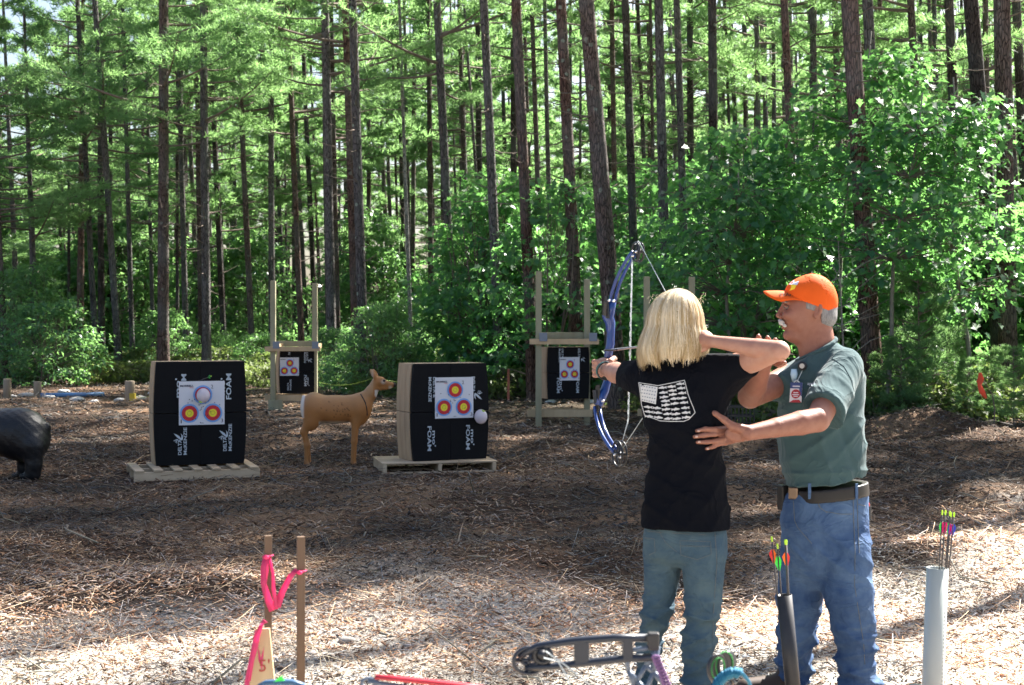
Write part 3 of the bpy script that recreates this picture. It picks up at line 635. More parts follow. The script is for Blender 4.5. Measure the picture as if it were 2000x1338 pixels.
def bush(seed, h, rad, nspray, lps, size, shape, z0=.1, sr=.34, stems=5):
    r = np.random.default_rng(seed); st = MB(); pts = []; out = []
    base = [np.array((r.normal()*.15, r.normal()*.15, -.05)) for _ in range(stems)]
    for i in range(nspray):
        t = r.random()**.8; z = z0+(h-z0)*t; prof = math.sin(min(1, .18+.95*t)*math.pi*.93)**.6
        az = r.random()*6.283; q = rad*prof*(.35+.65*r.random()**.5)
        c = np.array((math.cos(az)*q, math.sin(az)*q, z)); b = base[i % stems]
        ax = b+np.array((c[0]*.3, c[1]*.3, z*.75)); 
        st.tube([ax*.99, (ax+c)/2+np.array((0, 0, .06)), c], [.011, .007, .003], 3, False)
        n = int(lps*(.6+.8*r.random())); rr = sr*(.5+.8*r.random())
        d = np.stack([r.normal(size=n)*rr*.6, r.normal(size=n)*rr*.6, r.normal(size=n)*rr*.22-.03], -1)
        pts.append(c+d); out.append(d+0.15*c)
    for b in base:
        a = r.random()*6.28; st.tube([b, b+np.array((math.cos(a)*.12*h, math.sin(a)*.12*h, h*.45)), b+np.array((math.cos(a)*.2*h, math.sin(a)*.2*h, h*.92))], [.012+.006*h, .008+.003*h, .005], 5, False)
    pts = np.concatenate(pts); out = np.concatenate(out)
    v, f = leaves(pts, size, seed+5, shape, .5, out)
    return mesh_np('leaves', v, f, smooth=False), st.mesh('stems')
OAK = [bush(71, 3.6, 1.5, 95, 30, .17, LOBE), bush(72, 4.6, 1.7, 110, 28, .17, LOBE), bush(73, 2.6, 1.4, 80, 30, .16, LOBE)]
SHR = [bush(81, 2.6, 1.7, 130, 30, .15, DIAM), bush(82, 3.8, 1.9, 150, 30, .16, DIAM), bush(83, 1.5, 1.2, 90, 26, .12, DIAM)]
FARB = [bush(91, 5.0, 2.6, 150, 26, .27, DIAM, sr=.6), bush(92, 7.0, 2.8, 170, 26, .28, DIAM, sr=.6)]
LOWP = [bush(95, .55, .65, 60, 16, .10, DIAM, z0=.03, sr=.16, stems=6), bush(96, .8, .6, 60, 16, .11, DIAM, z0=.03, sr=.18, stems=6)]
BIG = [((pb-1000)/FPX*D, D, pb) for pt, pb, D, w, *_ in FT if D < 30]
def clear(x, y):
    for bx, by, pb in BIG:
        if abs(x/y*FPX+1000-pb) < (175 if pb in (1196, 1698, 1950) else 34) and y < by+2.6: y = by+2.6+random.random()
    return x, y
def shrub(src, i, x, y, s, label, group, m='shrubleaf', name='shrub', cat='shrub', zs=1.0):
    if group: label = label+' '+mark(x, y); group = group+', '+mark(x, y)
    t = thing(name, label, cat, (x, y, float(gh(x, y))-.03), random.random()*6.28, group)
    lm, sm = src[i % len(src)]
    a = obj('leaves', lm, M[m], t); a['kind'] = 'stuff'; a.scale = (s, s, s*zs); b = obj('stems', sm, M['twig'], t); b['kind'] = 'stuff'; b.scale = (s, s, s*zs); return t
# thicket on the right: near oak saplings
for i in range(34):
    x = random.uniform(-1.2, 12.5); y = 26.5+max(0, 5-x)*0.9+random.uniform(-2.2, 5.5)-(2.0 if x > 5 else 0)
    x, y = clear(x, y)
    shrub(OAK, i, x, y, random.uniform(.85, 1.15), 'leafy oak sapling at the clearing edge,', 'oak saplings along the right edge', 'oak', 'oak_sapling', 'sapling')
for i in range(14):
    x = random.uniform(-1.0, 14); y = random.uniform(33, 43)
    shrub(OAK, i+1, x, y, random.uniform(1.0, 1.3), 'taller oak sapling deeper in the thicket', 'deeper oak saplings right', 'oak', 'oak_sapling', 'sapling')
# shrubs on the left and middle
for i in range(20):
    x = random.uniform(-17, -1); y = 41+random.uniform(-1.0, 11)-(3 if x > -7 else 0)
    shrub(SHR, i, x, y, random.uniform(.38, .66), 'green shrub at the foot of the pines', 'shrubs at the foot of the left pines')
for i, (px, D, s) in enumerate([(700, 32, .5), (745, 31, .55), (660, 34, .42), (500, 40, .5), (640, 35, .4), (790, 32, .7)]):
    x, y, _ = P(px, 700, D); shrub(SHR, i, x, y, s, ['yellow green shrub behind the head of the deer', 'light green shrub between the deer and the right foam block', 'low green shrub behind the back of the deer', 'low shrub right of the left foam block', 'small shrub just right of the far hanging target', 'leafy shrub rising behind the left edge of the right foam block'][i], None)
for i, (px, D) in enumerate([(95, 36.5), (50, 38)]):
    x, y, _ = P(px, 700, D); shrub(SHR, i, x, y, .85, ['pale sunlit shrub right of the leftmost pines', 'bright shrub behind the leftmost log post'][i], None)
for i in range(64):
    y = random.uniform(50, 105); x = random.uniform(-.40, .40)*y
    shrub(FARB, i, x, y, random.uniform(.8, 1.2)*(.8 if x < 0 else 1), 'broadleaf understory tree far back', 'far understory trees', 'shrubleaf', 'understory_tree', 'tree')
# low plants along the rim of the clearing
k = 0
for px in range(0, 2010, 18):
    for r_ in range(2):
        D = 38 if px < 500 else (36 if px < 700 else (30 if px < 1250 else 22.5 if px > 1450 else 26)); D += random.uniform(-.6, 3.5)+r_*2.2
        x = (px+random.uniform(-9, 9)-1000)/FPX*D
        side = 'left' if px < 700 else ('middle' if px < 1300 else 'right')
        shrub(LOWP, k, x, D, random.uniform(.6, 1.25), 'low leafy plant on the clearing rim', 'low plants along the rim', 'fern', 'low_plant', 'plant'); k += 1
# young soft pines on the right
YP = crown(99, .15, 2.3, .95, 42, 14, .11, .011, 9)
for i, (px, D, s) in enumerate([(1795, 22.3, .95), (1850, 23.5, .62), (1760, 21.8, .55), (1930, 22.5, .5), (1725, 22.3, .45), (1980, 21.6, .5), (1890, 21.8, .42)]):
    x, y, _ = P(px, 700, D); t = thing('young_pine', ['soft young pine behind the instructor, tallest of the small pines', 'young pine right of the tallest small pine', 'short young pine close behind the instructor\'s elbow side', 'small pine below the orange ribbon', 'small pine right behind the instructor\'s back', 'small pine at the right edge', 'knee high pine left of the orange ribbon'][i], 'young pine', (x, y, float(gh(x, y))), random.random()*6)
    mb = MB(); mb.tube([(0, 0, -.05), (0, 0, 1.2), (.02, 0, 2.5)], [.022, .014, .005], 6); a = mb.build('trunk', M['twig'], t); a.scale = (s, s, s)
    a = obj('crown', YP[0], M['needles'], t); a.scale = (s, s, s); a = obj('branches', YP[1], M['twig'], t); a.scale = (s, s, s)
# big sunlit oaks on the right with slim pale stems
def tall_oak(px, py0, px1, py1, D, seed, h, label, nspr=150, s0=.34):
    r = np.random.default_rng(seed); b = P(px, py0, D); tp = P(px1, py1, D); b[2] = 0
    t = thing('oak_tree', label, 'oak', (b[0], b[1], 0)); mb = MB(); d = tp-b
    ax = [np.array((d[0]*s+.06*math.sin(s*9), .25*math.sin(s*3), d[2]*s)) for s in np.linspace(0, 1, 9)]
    mb.tube(ax, [.045*(1-.75*k/8) for k in range(9)], 7); mb.build('trunk', M['pale_bark'], t, True)
    lb = MB(); pts = []; out = []
    for i in range(nspr):
        s = s0+(1-s0)*r.random(); k = min(int(s*8), 7); o_ = ax[k]; az = r.random()*6.28; L = (1.9*(1.1-s)+.5)*(.4+.7*r.random())
        c = o_+np.array((math.cos(az)*L, math.sin(az)*L, .1*L+r.normal()*.25)); lb.tube([o_, (o_+c)/2+np.array((0, 0, .08)), c], [.012, .008, .003], 4, False)
        n = 20; dd = np.stack([r.normal(size=n)*.22, r.normal(size=n)*.22, r.normal(size=n)*.08], -1); pts.append(c+dd); out.append(dd+.2*(c-o_))
    lb.build('branches', M['twig'], t)
    v, f = leaves(np.concatenate(pts), .17, seed, LOBE, .4, np.concatenate(out)); obj('crown', mesh_np('crown', v, f, smooth=False), M['oak'], t)
M['pale_bark'] = mat('pale_bark', (.22, .21, .17), .8, .2, var=(12, .5, (.13, .12, .10)))
tall_oak(1618, 700, 1700, 60, 24.4, 5, 6, 'tall slim oak with bright sunlit leaves behind the instructor', 120, .62)
tall_oak(1722, 760, 1800, 180, 22, 6, 6, 'leaning oak with glossy leaves right of the instructor, left of the massive trunk', 110, .5)
tall_oak(1900, 760, 1860, 150, 22.5, 8, 6, 'oak with sunlit leaves in front of the massive trunk near the right edge', 90, .42)
tall_oak(1420, 760, 1440, 330, 23.5, 9, 6, 'oak with dark glossy leaves behind the gap between archer and instructor', 110)
# bare pale twigs behind the instructor's cap
mb = MB(); r = np.random.default_rng(3); pw = P(1640, 560, 21)
for i in range(16):
    a = r.random()*6.28; p0 = np.array((pw[0]+r.normal()*.08, 21, .9+1.6*r.random())); d = np.array((math.cos(a), .3*r.normal(), .35+.3*r.random()))
    mb.tube([p0, p0+d*.35+r.normal(size=3)*.05, p0+d*.8+r.normal(size=3)*.09], [.008, .006, .003], 4, False)
mb.tube([(pw[0], 21, -.05), (pw[0]+.05, 21, 1.3), (pw[0]-.02, 21, 2.8)], [.02, .015, .006], 6)
tag(mb.build('bare_sapling', M['pale_bark']), 'bare twiggy sapling with pale branches just right of the orange cap', 'sapling')
# ============================================================ OBJECTS OF THE RANGE
# ---- foam blocks: local frame x across, y depth (front at y=0, back +), z up
def side_profile(w, h, bulge, n=14):
    l = [(-w/2-bulge*math.sin(math.pi*k/n)**.8*1.0+0.0, h*k/n) for k in range(n+1)]
    return l
def foam_block(label, loc, rz, w, h, dep, bulge, layers, group, seams=True, marks=None):
    t = thing('foam_target_block', label, 'archery target', loc, rz, group)
    n = 12
    def half(z0, z1, x0, x1, y0, y1, name, m, ins=0.0):
        """slab between z0..z1, following the bulging sides where x0/x1 is None"""
        zs = np.linspace(z0, z1, n+1); bl = lambda z: bulge*max(0.0, math.sin(math.pi*min(max(z/h, 0), 1)))**.8
        L = [(-w/2-bl(z)+ins if x0 is None else x0, z) for z in zs]; Rr = [(w/2+bl(z)-ins if x1 is None else x1, z) for z in zs]
        mb = MB(); poly = L+Rr[::-1]
        mb.prism(poly, (0, y1, 0), (1, 0, 0), (0, 0, 1), (0, -1, 0), y1-y0)
        return mb.build(name, m, t, bevel=.003)
    hm = h/2
    for z0, z1 in ((0, hm-.003), (hm+.003, h)):
        if seams:
            half(z0, z1, None, -.0008, 0, .05, 'front_panel', M['black'], .012); half(z0, z1, .0008, None, 0, .05, 'front_panel', M['black'], .012)
        else: half(z0, z1, None, None, 0, .05, 'front_panel', M['black'], .010)
        y = .054; st = (dep-.054)/layers
        for k in range(layers):
            half(z0, z1, None, None, y, y+st-.006, 'side_layer', M['cardboard'], random.uniform(0, .004)); y += st
    return t
def stag(mb, o, ux, uy, s):
    """small leaping-animal emblem: swoosh body with antler strokes"""
    o, ux, uy = [np.array(q, float) for q in (o, ux, uy)]
    def poly(ps): mb.add([o+ux*x*s+uy*y*s for x, y in ps], [tuple(range(len(ps)))])
    poly([(0, .1), (.25, 0), (.55, .06), (.75, .25), (.62, .2), (.42, .17), (.22, .2)])
    poly([(0, .1), (.12, .35), (.35, .62), (.75, .95), (.62, .62), (.45, .38), (.22, .2)])
    for a in ((.1, .5, -.2, .78), (.05, .4, -.28, .52), (.12, .56, -.05, .95), (-.1, .64, -.3, .66)):
        x0, y0, x1, y1 = a; poly([(x0, y0), (x1, y1), (x1+.05, y1+.03), (x0+.07, y0+.06)])
def block_print(t, items):
    for kind, x, z, w, h, ang in items:
        mb = MB()     # x,z lower-left of the upright word box before turning; ang 90 reads up, -90 reads down
        ux = (math.cos(R(ang)), 0, math.sin(R(ang))); uy = (-math.sin(R(ang)), 0, math.cos(R(ang)))
        o = (x, -.0022, z)
        if kind == 'stag': stag(mb, o, ux, uy, w)
        else: text_fit(mb, kind, o, ux, uy, w, h, .018)
        mb.build('printed_emblem' if kind == 'stag' else 'printed_word', M['print'], t)
def target_paper(label, w, h, loc, rz, small=False, holes=0, group=None, seed=0):
    t = thing('target_paper', label, 'paper target', loc, rz, group)
    mb = MB(); n = 8; vs = []; r = np.random.default_rng(seed)
    for i in range(n+1):
        for j in range(n+1):
            vs.append((-w/2+w*i/n, -.004-.005*abs(math.sin(i*1.3+j*.8+seed))*(1 if j in (0, 1, n) else .4), h*j/n))
    mb.add(vs, [(i*(n+1)+j, (i+1)*(n+1)+j, (i+1)*(n+1)+j+1, i*(n+1)+j+1) for i in range(n) for j in range(n)])
    mb.build('sheet', M['paper'], t, True)
    if not small:
        mb = MB(); mb.box((0, -.006, h-.016), (w*1.0, .006, .034)); mb.build('folded_edge', M['paper'], t)
    R1 = w*.21
    for cx, cz in ((.02*w, h*.69), (-.27*w, h*.27), (.24*w, h*.27)):
        for k, (rr, m, nm) in enumerate(((R1, 'pblue', 'blue_ring'), (R1*.80, 'pred', 'red_ring'), (R1*.42, 'pyel', 'yellow_centre'))):
            mb = MB(); mb.disc((cx, -.0105-.0012*k, cz), rr, (1, 0, 0), (0, 0, 1), 32); mb.build(nm, M[m], t)
        mb = MB(); mb.disc((cx, -.0142, cz), R1*.81, r2=R1*.785, n=32); mb.disc((cx, -.0142, cz), R1*.62, r2=R1*.60, n=32); mb.disc((cx, -.0142, cz), R1*.22, r2=R1*.20, n=24)
        mb.build('score_lines', M['ink'], t)
    mb = MB(); text_fit(mb, 'MORRELL', (-.47*w, -.0108, h*.875), (1, 0, 0), (0, 0, 1), w*.29, h*.045, .03)
    if not small: mb.disc((-.03*w, -.0108, .03*h), .001)
    for s_, x, z in (('2', .20*w, h*.83), ('1', -.46*w, h*.045), ('3', .42*w, h*.045)):
        text_fit(mb, s_, (x, -.0108, z), (1, 0, 0), (0, 0, 1), w*(.05 if s_ != '1' else .02), h*.085, .0)
    for _ in range(holes):
        a = r.random()*6.28; q = r.random()*.4*w; mb.disc((math.cos(a)*q, -.0150, h*.45+math.sin(a)*q), .0055, n=6)
    mb.build('printed_marks', M['ink'], t)
    if not small:
        mb = MB(); text_fit(mb, 'TARGETS', (-.27*w, -.0108, h*.845), (1, 0, 0), (0, 0, 1), w*.09, h*.018, .02); mb.build('small_red_print', M['pred'], t)
        mb = MB(); mb.box((.01*w, -.011, h*.04), (.10*w, .003, .032)); mb.build('sticker', M['paper'], t); mb = MB(); text_fit(mb, 'MORRELL', (-.025*w, -.0135, h*.03), (1, 0, 0), (0, 0, 1), .07*w, .010, .01); mb.build('sticker_print', M['ink'], t)
    return t
def local(t_loc, rz, p):
    c, s = math.cos(rz), math.sin(rz); return (t_loc[0]+p[0]*c-p[1]*s, t_loc[1]+p[0]*s+p[1]*c, t_loc[2]+p[2])
# pallets
def pallet(label, loc, rz, w, d, nb, along, seed):
    r = random.Random(seed); t = thing('pallet', label, 'pallet', loc, rz)
    if along == 'y':     # deck boards run front to back, stringers across
        for y in (.02, d/2, d-.02): mb = MB(); mb.box((0, y, .05), (w, .038, .09)); mb.build('stringer', M['pallet'], t, bevel=.003)
        for k in range(nb):
            x = -w/2+.05+(w-.1)*k/(nb-1); mb = MB(); mb.box((x, d/2, .105+.002*r.random()), (.088, d+.02, .018), rz=r.uniform(-.012, .012)); mb.build('deck_board', M['pallet'], t, bevel=.002)
    else:
        for x in (-w/2+.02, 0, w/2-.02): mb = MB(); mb.box((x, d/2, .055), (.038, d, .085)); mb.build('stringer', M['pallet'], t, bevel=.003)
        for k in range(nb):
            y = .05+(d-.1)*k/(nb-1); mb = MB(); mb.box((0, y, .107+.002*r.random()), (w+.02, .088, .016), rz=r.uniform(-.008, .008)); mb.build('deck_board', M['pallet'], t, bevel=.002)
        for y in (.05, d/2, d-.05): mb = MB(); mb.box((0, y, .006), (w, .088, .014)); mb.build('bottom_board', M['pallet'], t, bevel=.002)
    return t
# left block: front face centred at px 393, y 708-910
BL = P(392, 907, 14.85); rz1 = R(20); hB = 1.075; wB = .925
BL[2] = .118
lb_ = foam_block('black foam block on the left pallet with a balloon on its paper target', BL, rz1, wB, hB, .42, .026, 2, 'black foam target blocks on pallets')
def zz(py): return (910-py)/188.0
def uu(px): return (px-393)/183.0
block_print(lb_, [("mo'", uu(354), zz(778), .20, .048, 90), ('FOAM', uu(366), zz(783), .27, .052, 90), ("mo'", uu(439), zz(775), .18, .044, 90), ('FOAM', uu(451), zz(783), .27, .055, 90),
                  ('DELTA', uu(357), zz(890), .165, .036, 90), ('McKENZIE', uu(367), zz(890), .285, .034, 90), ('stag', uu(360), zz(862), .10, 0, 90),
                  ('DELTA', uu(442), zz(885), .15, .036, 90), ('McKENZIE', uu(452), zz(885), .285, .034, 90), ('stag', uu(445), zz(858), .10, 0, 90)])
target_paper('three ring paper target on the left foam block, top ring covered by a balloon', .47, .455, local(BL, rz1, (0.01, -.004, zz(832))), rz1, holes=26, seed=3)
pallet('new wooden pallet with boards running front to back under the left foam block', (BL[0]+.06, BL[1]-.40, 0), R(20), 1.26, .85, 7, 'y', 1)
# right block
BR = P(880, 893, 15.35); rz2 = R(24); BR[2] = .118
rb_ = foam_block('black foam block on the right pallet with a balloon at its paper corner', BR, rz2, .86, 1.04, .46, .03, 3, 'black foam target blocks on pallets')
def z2(py): return (893-py)/181.0
def u2(px): return (px-880)/165.0
block_print(rb_, [('McKENZIE', u2(838), z2(731), .265, .035, -90), ('DELTA &', u2(846.5), z2(731), .22, .036, -90), ('DELTA', u2(920), z2(731), .17, .042, -90), ('stag', u2(925), z2(763), .10, 0, -90),
                  ('FOAM', u2(836), z2(826), .265, .046, -90), ("mo'", u2(845.2), z2(835), .17, .042, -90), ('FOAM', u2(909.5), z2(826), .265, .046, -90), ("mo'", u2(918.7), z2(835), .17, .042, -90)])
target_paper('paper target with three coloured rings pinned on the right foam block, all rings showing', .445, .44, local(BR, rz2, (u2(886.5), -.004, z2(811.5))), rz2, holes=14, seed=5)
pallet('weathered low pallet with boards running left to right under the right foam block', (BR[0]-.10, BR[1]-.22, 0), R(13), 1.22, .80, 8, 'x', 2)
def balloon(label, loc, r_, nub):
    t = thing('balloon', label, 'balloon', loc); v, f = surf(lambda Q: ell(Q, (0, 0, 0), (r_*.95, r_*.9, r_*1.06)), (-r_*1.3,)*3, (r_*1.3,)*3, r_/9)
    obj('skin', mesh_np('skin', v, f), M['balloon'], t); mb = MB(); mb.tube([(nub[0]*r_*.9, -.03, nub[1]*r_*.9), (nub[0]*r_*1.1, -.03, nub[1]*r_*1.1)], [.012, .02], 8); mb.build('knot', M['nock'], t)
q = local(BL, rz1, (uu(396), -.075, zz(774))); balloon('small white balloon over the top ring of the left paper target', q, .072, (-.3, -.9))
q = local(BR, rz2, (u2(932), -.095, z2(809))); balloon('white balloon hanging at the lower right corner of the right paper target', q, .074, (.35, .85))
def arrow(label, a, b, mshaft, mf, rs=.0035, fl=.055, fh=.014, nock=True, group=None, m2=None, cat='arrow', nm='arrow'):
    """point a to nock b"""
    a = np.array(a, float); b = np.array(b, float); t = thing(nm, label, cat, b, 0, group); d = (b-a); L = np.linalg.norm(d); d /= L
    mb = MB(); mb.tube([a-b, (0, 0, 0)], rs, 8); mb.build('shaft', mshaft, t, True)
    u = np.cross(d, (0, .3, 1.0)); u /= np.linalg.norm(u); w = np.cross(d, u)
    for k in range(3):
        q = 2*math.pi*k/3+.3; ax = u*math.cos(q)+w*math.sin(q); e = -d*.028
        poly = [(rs*.6, 0), (fh*.5, -fl*.05), (fh, -fl*.28), (fh*.85, -fl*.5), (rs*.6, -fl)]
        mb = MB(); mb.prism(poly, e, ax, d, np.cross(ax, d), .0006); mb.build('vane', (m2 if (m2 and k == 1) else mf), t)
    if nock: mb = MB(); mb.tube([(0, 0, 0), d*.014, d*.02], [rs, rs*1.25, rs*.9], 8); mb.build('nock', M['nock'], t)
    return t
arrow('arrow with green fletching stuck in the top of the left foam block', local(BL, rz1, (-.02, .02, zz(746))), local(BL, rz1, (.06, -.30, zz(735))), M['shaft'], M['f_gr'], .005, .05, .02)

# ---- hanging target frames
def frame(label, xl, xr, D, ztop, ztopr, zb, zlow, rz=0.0, foot=False, ov=.30):
    t = thing('hanging_target_stand', label, 'target stand', (xl, D, 0), rz); w = xr-xl; s = .092
    mb = MB(); mb.box((0, 0, ztop/2-.1), (s, s, ztop+.2)); mb.build('post', M['treated'], t, bevel=.004)
    mb = MB(); mb.box((w, .35, ztopr/2-.1), (s, s, ztopr+.2)); mb.build('post', M['treated'], t, bevel=.004)
    mb = MB(); mb.box((w/2+.01, -.075, zb), (w+ov, .04, .085)); mb.build('front_beam', M['pine_wood'], t, bevel=.003)
    mb = MB(); mb.box((w/2, .42, zb+.09), (w+.06, .04, .10)); mb.build('rear_beam', M['treated'], t, bevel=.003)
    mb = MB(); mb.box((w/2-.05*(ov > .2), .09, zlow), (w+ov*.8, .04, .11)); mb.build('lower_beam', M['pine_wood'], t, bevel=.003)
    mb = MB(); mb.box((w/2-.05, .45, zlow), (w+.10, .04, .11)); mb.build('lower_beam', M['pine_wood'], t, bevel=.003)
    for x in (0, w):
        mb = MB(); mb.box((x+.07, -.10, zb+.07), (.12, .012, .13)); mb.build('bracket', M['steel'], t)
        mb = MB(); mb.box((x+.10, .15, zb+.05), (.04, .50, .085)); mb.build('side_rail', M['pine_wood'], t, bevel=.003)
    if foot: mb = MB(); mb.box((.06, -.10, .10), (.26, .06, .18)); mb.build('foot_block', M['treated'], t, bevel=.003)
    return t
def hang(label, px0, px1, py0, py1, D, rz, paper, lab2, prints):
    s = FPX/D; w = (px1-px0)/s/math.cos(rz); h = (py1-py0)/s; b = P((px0+px1)/2+2, py1, D)
    t = foam_block(label, b, rz, w-.04, h, .34, .016, 2, None, False)
    items = []
    for k, x, y, ww, hh, a in prints: items.append((k, (x-(px0+px1)/2)/s, (py1-y)/s, ww, hh, a))
    block_print(t, items)
    p = ((paper[0]+paper[1])/2-(px0+px1)/2-1)/s
    target_paper(lab2, (paper[1]-paper[0])/s/math.cos(rz), (paper[3]-paper[2])/s, local(b, rz, (p, -.004, (py1-paper[3])/s)), rz, True, 8, seed=9)
xl = P(1052, 700, 21.7)[0]; xr = P(1146.5, 700, 22.05)[0]
frame('tall two post wooden target frame left of the blue bow, the middle one', xl, xr, 21.7, 2.38, 2.27, 1.31, .18+.03)
hang('black foam block hung in the middle target frame left of the bow', 1066, 1152, 678, 779, 21.85, R(17), (1091.5, 1131, 697.5, 743), 'small ring target paper centred on the middle hanging block',
     [('McKENZIE', 1088, 681, .21, .03, -90), ('DELTA', 1094, 681, .14, .03, -90), ('DELTA', 1128, 681, .14, .035, -90), ('FOAM', 1084, 738, .23, .05, -90), ("mo'", 1090, 742, .17, .05, -90), ('FOAM', 1124, 742, .20, .05, -90), ('stag', 1134, 700, .07, 0, -90)])
xl = P(533.5, 700, 26)[0]; xr = P(615, 700, 26.35)[0]
frame('tall two post wooden target frame farthest away at the left, behind the deer', xl, xr, 26, 2.36, 2.33, 1.12, .22, 0, True)
hang('black foam block hung in the farthest target frame at the left behind the deer', 545, 615, 685, 768, 26.2, R(20), (546.5, 581.5, 698, 733.5), 'small ring target paper at the left side of the farthest hanging block',
     [('DELTA', 596, 688, .16, .035, -90), ('McKENZIE', 592, 688, .2, .03, -90), ('stag', 600, 702, .08, 0, -90), ('FOAM', 592, 733, .2, .05, -90), ("mo'", 598, 738, .15, .04, -90), ('McKENZIE', 567, 762, .2, .03, 90), ('DELTA', 562, 762, .14, .03, 90), ('FOAM', 565, 693, .05, .04, 90)])
xl = P(1263, 700, 21.7)[0]; xr = P(1351, 700, 22.05)[0]
frame('tall two post wooden target frame mostly hidden behind the archer with blond hair', xl, xr, 21.7, 2.30, 2.31, 1.31, .2, ov=.05)

# ---- log posts, white stones, rope, blue strip, stakes
for i, (px, y0, y1, w, lab) in enumerate([(14, 740, 779, 15, 'round log post nearest the left edge of the view'), (73.5, 745, 776, 15, 'round log post second from the left edge'), (253.5, 744, 785, 19, 'pale round log post with a yellow mark left of the left foam block')]):
    D = CAMH*FPX/(y1-HOR); r_ = w/2/FPX*D; b = P(px, y1, D); h = (y1-y0)/FPX*D
    t = thing('log_post', lab, 'post', (b[0], D, 0)); mb = MB(); mb.tube([(0, 0, -.1), (0, 0, h*.5), (0, 0, h-.01), (0, 0, h)], [r_*1.03, r_, r_, r_*.93], 16); mb.build('log', M['tan_pole'], t, True)
    if i == 2: mb = MB(); mb.tube([(r_*.35, -r_*.1, .0), (r_*.35, -r_*.1, h*.42)], r_*.93, 12); mb.build('yellow_paint', mat('yellow_paint', (.55, .42, .05), .7), t)
def rock(x, y, s, label, seed, flat=.6, name='stone', group=None):
    r = np.random.default_rng(seed); mb = bmesh_ico(2); v = np.array(mb[0]); k = r.normal(size=(4, 3)); 
    v = v*(1+.16*np.sin(v@k[0]*2+1)[:, None]+.12*np.sin(v@k[1]*3)[:, None]); v[:, 2] *= flat; v = v*s*np.array((1+.3*r.random(), 1, 1))
    o = obj(name, mesh_np(name, v, mb[1], smooth=False), M['stone'], None, (x, y, float(gh(x, y))+s*flat*.35)); tag(o, label, 'stone', group); return o
def bmesh_ico(sub):
    import bmesh
    bm = bmesh.new(); bmesh.ops.create_icosphere(bm, subdivisions=sub, radius=1); v = [p.co[:] for p in bm.verts]; f = np.array([[q.index for q in p.verts] for p in bm.faces]); bm.free(); return v, f
b = P(677, 1250, 7.17); rock(b[0], 7.17, .034, 'small tan stone lying on the pale dirt right of the two thin stakes', 2)
for i, (px, py, s) in enumerate([(52, 774, .17), (95, 778, .10), (125, 768, .14), (150, 784, .15), (185, 786, .10), (272, 784, .12), (300, 770, .10), (25, 776, .09), (670, 762, .11), (1160, 792, .12), (1075, 790, .10), (235, 784, .09), (700, 760, .10)]):
    D = CAMH*FPX/(py-HOR); b = P(px, py, D); rock(b[0], D, s*1.0, 'pale stone lying on the mulch by the far rim of the clearing', 20+i, .45, group='pale stones by the far rim')
t = mat('pale_stone', (.50, .48, .45), .9); 
for o in COL.objects:
    if o.get('group') == 'pale stones by the far rim': o.data.materials.clear(); o.data.materials.append(t)
D = 30.3; mb = MB()
for k, (px, L) in enumerate([(150, .9), (130, 1.1), (165, .7)]):
    b = P(px, 777, D+.1*k); mb.tube([(b[0]-L/2, D+.08*k, .05), (b[0]+L/2, D+.3+.08*k, .05)], .045, 8)
tag(mb.build('blue_plastic_strips', M['blue_tarp'], None, True), 'blue plastic strips lying on the mulch left of the pale log post', 'plastic strip')
def rope(pts, label):
    mb = MB(); n = []
    for (p0, p1) in zip(pts[:-1], pts[1:]):
        for s in np.linspace(0, 1, 8)[:-1]: q = p0*(1-s)+p1*s; q[2] -= .10*math.sin(math.pi*s); n.append(q)
    n.append(pts[-1]); mb.tube(n, .005, 5); tag(mb.build('boundary_rope', M['rope'], None, True), label, 'rope')
rope([P(262, 769, 29), P(305, 764, 28), P(540, 752, 26.6)], 'yellow green rope from the pale log post towards the far hanging target')
rope([P(0, 737, 41), P(300, 735, 40), P(530, 742, 36)], 'thin green rope line along the foot of the left pines')
rope([P(618, 746, 27), P(730, 738, 27), P(900, 741, 29), P(990, 742, 30)], 'yellow green rope running behind the deer head')
t = thing('marker_stake', 'thin reddish stake at the rim right of the right foam block', 'stake', (P(993, 780, 29)[0], 29, 0)); mb = MB(); mb.box((0, 0, .2), (.05, .03, .9)); mb.build('shaft', mat('pinkish_stake', (.50, .16, .11), .7), t)
# orange ribbon on a bent sapling
t = thing('ribboned_sapling', 'thin bent sapling with an orange ribbon in front of the massive right trunk', 'sapling', (P(1940, 850, 20.5)[0], 20.5, 0))
o0 = P(1940, 850, 20.5); o0[2] = 0
mb = MB(); mb.tube([(0, 0, -.05), P(1943, 800, 20.5)-o0, P(1938, 770, 20.5)-o0, P(1925, 750, 20.5)-o0, P(1914, 735, 20.5)-o0], [.012, .01, .008, .007, .006], 6); mb.build('stem', M['twig'], t)
mb = MB(); pts = [P(1914, 728, 20.5)-o0, P(1916, 740, 20.5)-o0, P(1913, 752, 20.48)-o0, P(1918, 765, 20.45)-o0, P(1926, 778, 20.45)-o0]; mb.tube(pts, [.02, .045, .03, .045, .015], 6, flat=.25); pts = [P(1914, 733, 20.5)-o0, P(1911, 745, 20.5)-o0, P(1916, 758, 20.5)-o0]; mb.tube(pts, [.01, .03, .01], 6, flat=.25); mb.build('ribbon', M['orange_tape'], t)
# black mesh crate behind the archer
t = thing('plastic_crate', 'black plastic mesh crate on the ground behind the archer and the hand on her back', 'crate', (P(1432, 812, 19)[0], 19, 0.12)); mb = MB()
for z in (0, .12, .24, .36): 
    for (x, y, sx, sy) in ((0, -.17, .5, .02), (0, .17, .5, .02), (-.25, 0, .02, .36), (.25, 0, .02, .36)): mb.box((x, y, z), (sx, sy, .02))
for k in range(11): mb.box((-.25+.05*k, -.17, .18), (.014, .016, .36)); mb.box((-.25+.05*k, .17, .18), (.014, .016, .36))
mb.box((0, 0, -.005), (.5, .34, .02)); mb.build('basket', M['rubber'], t)
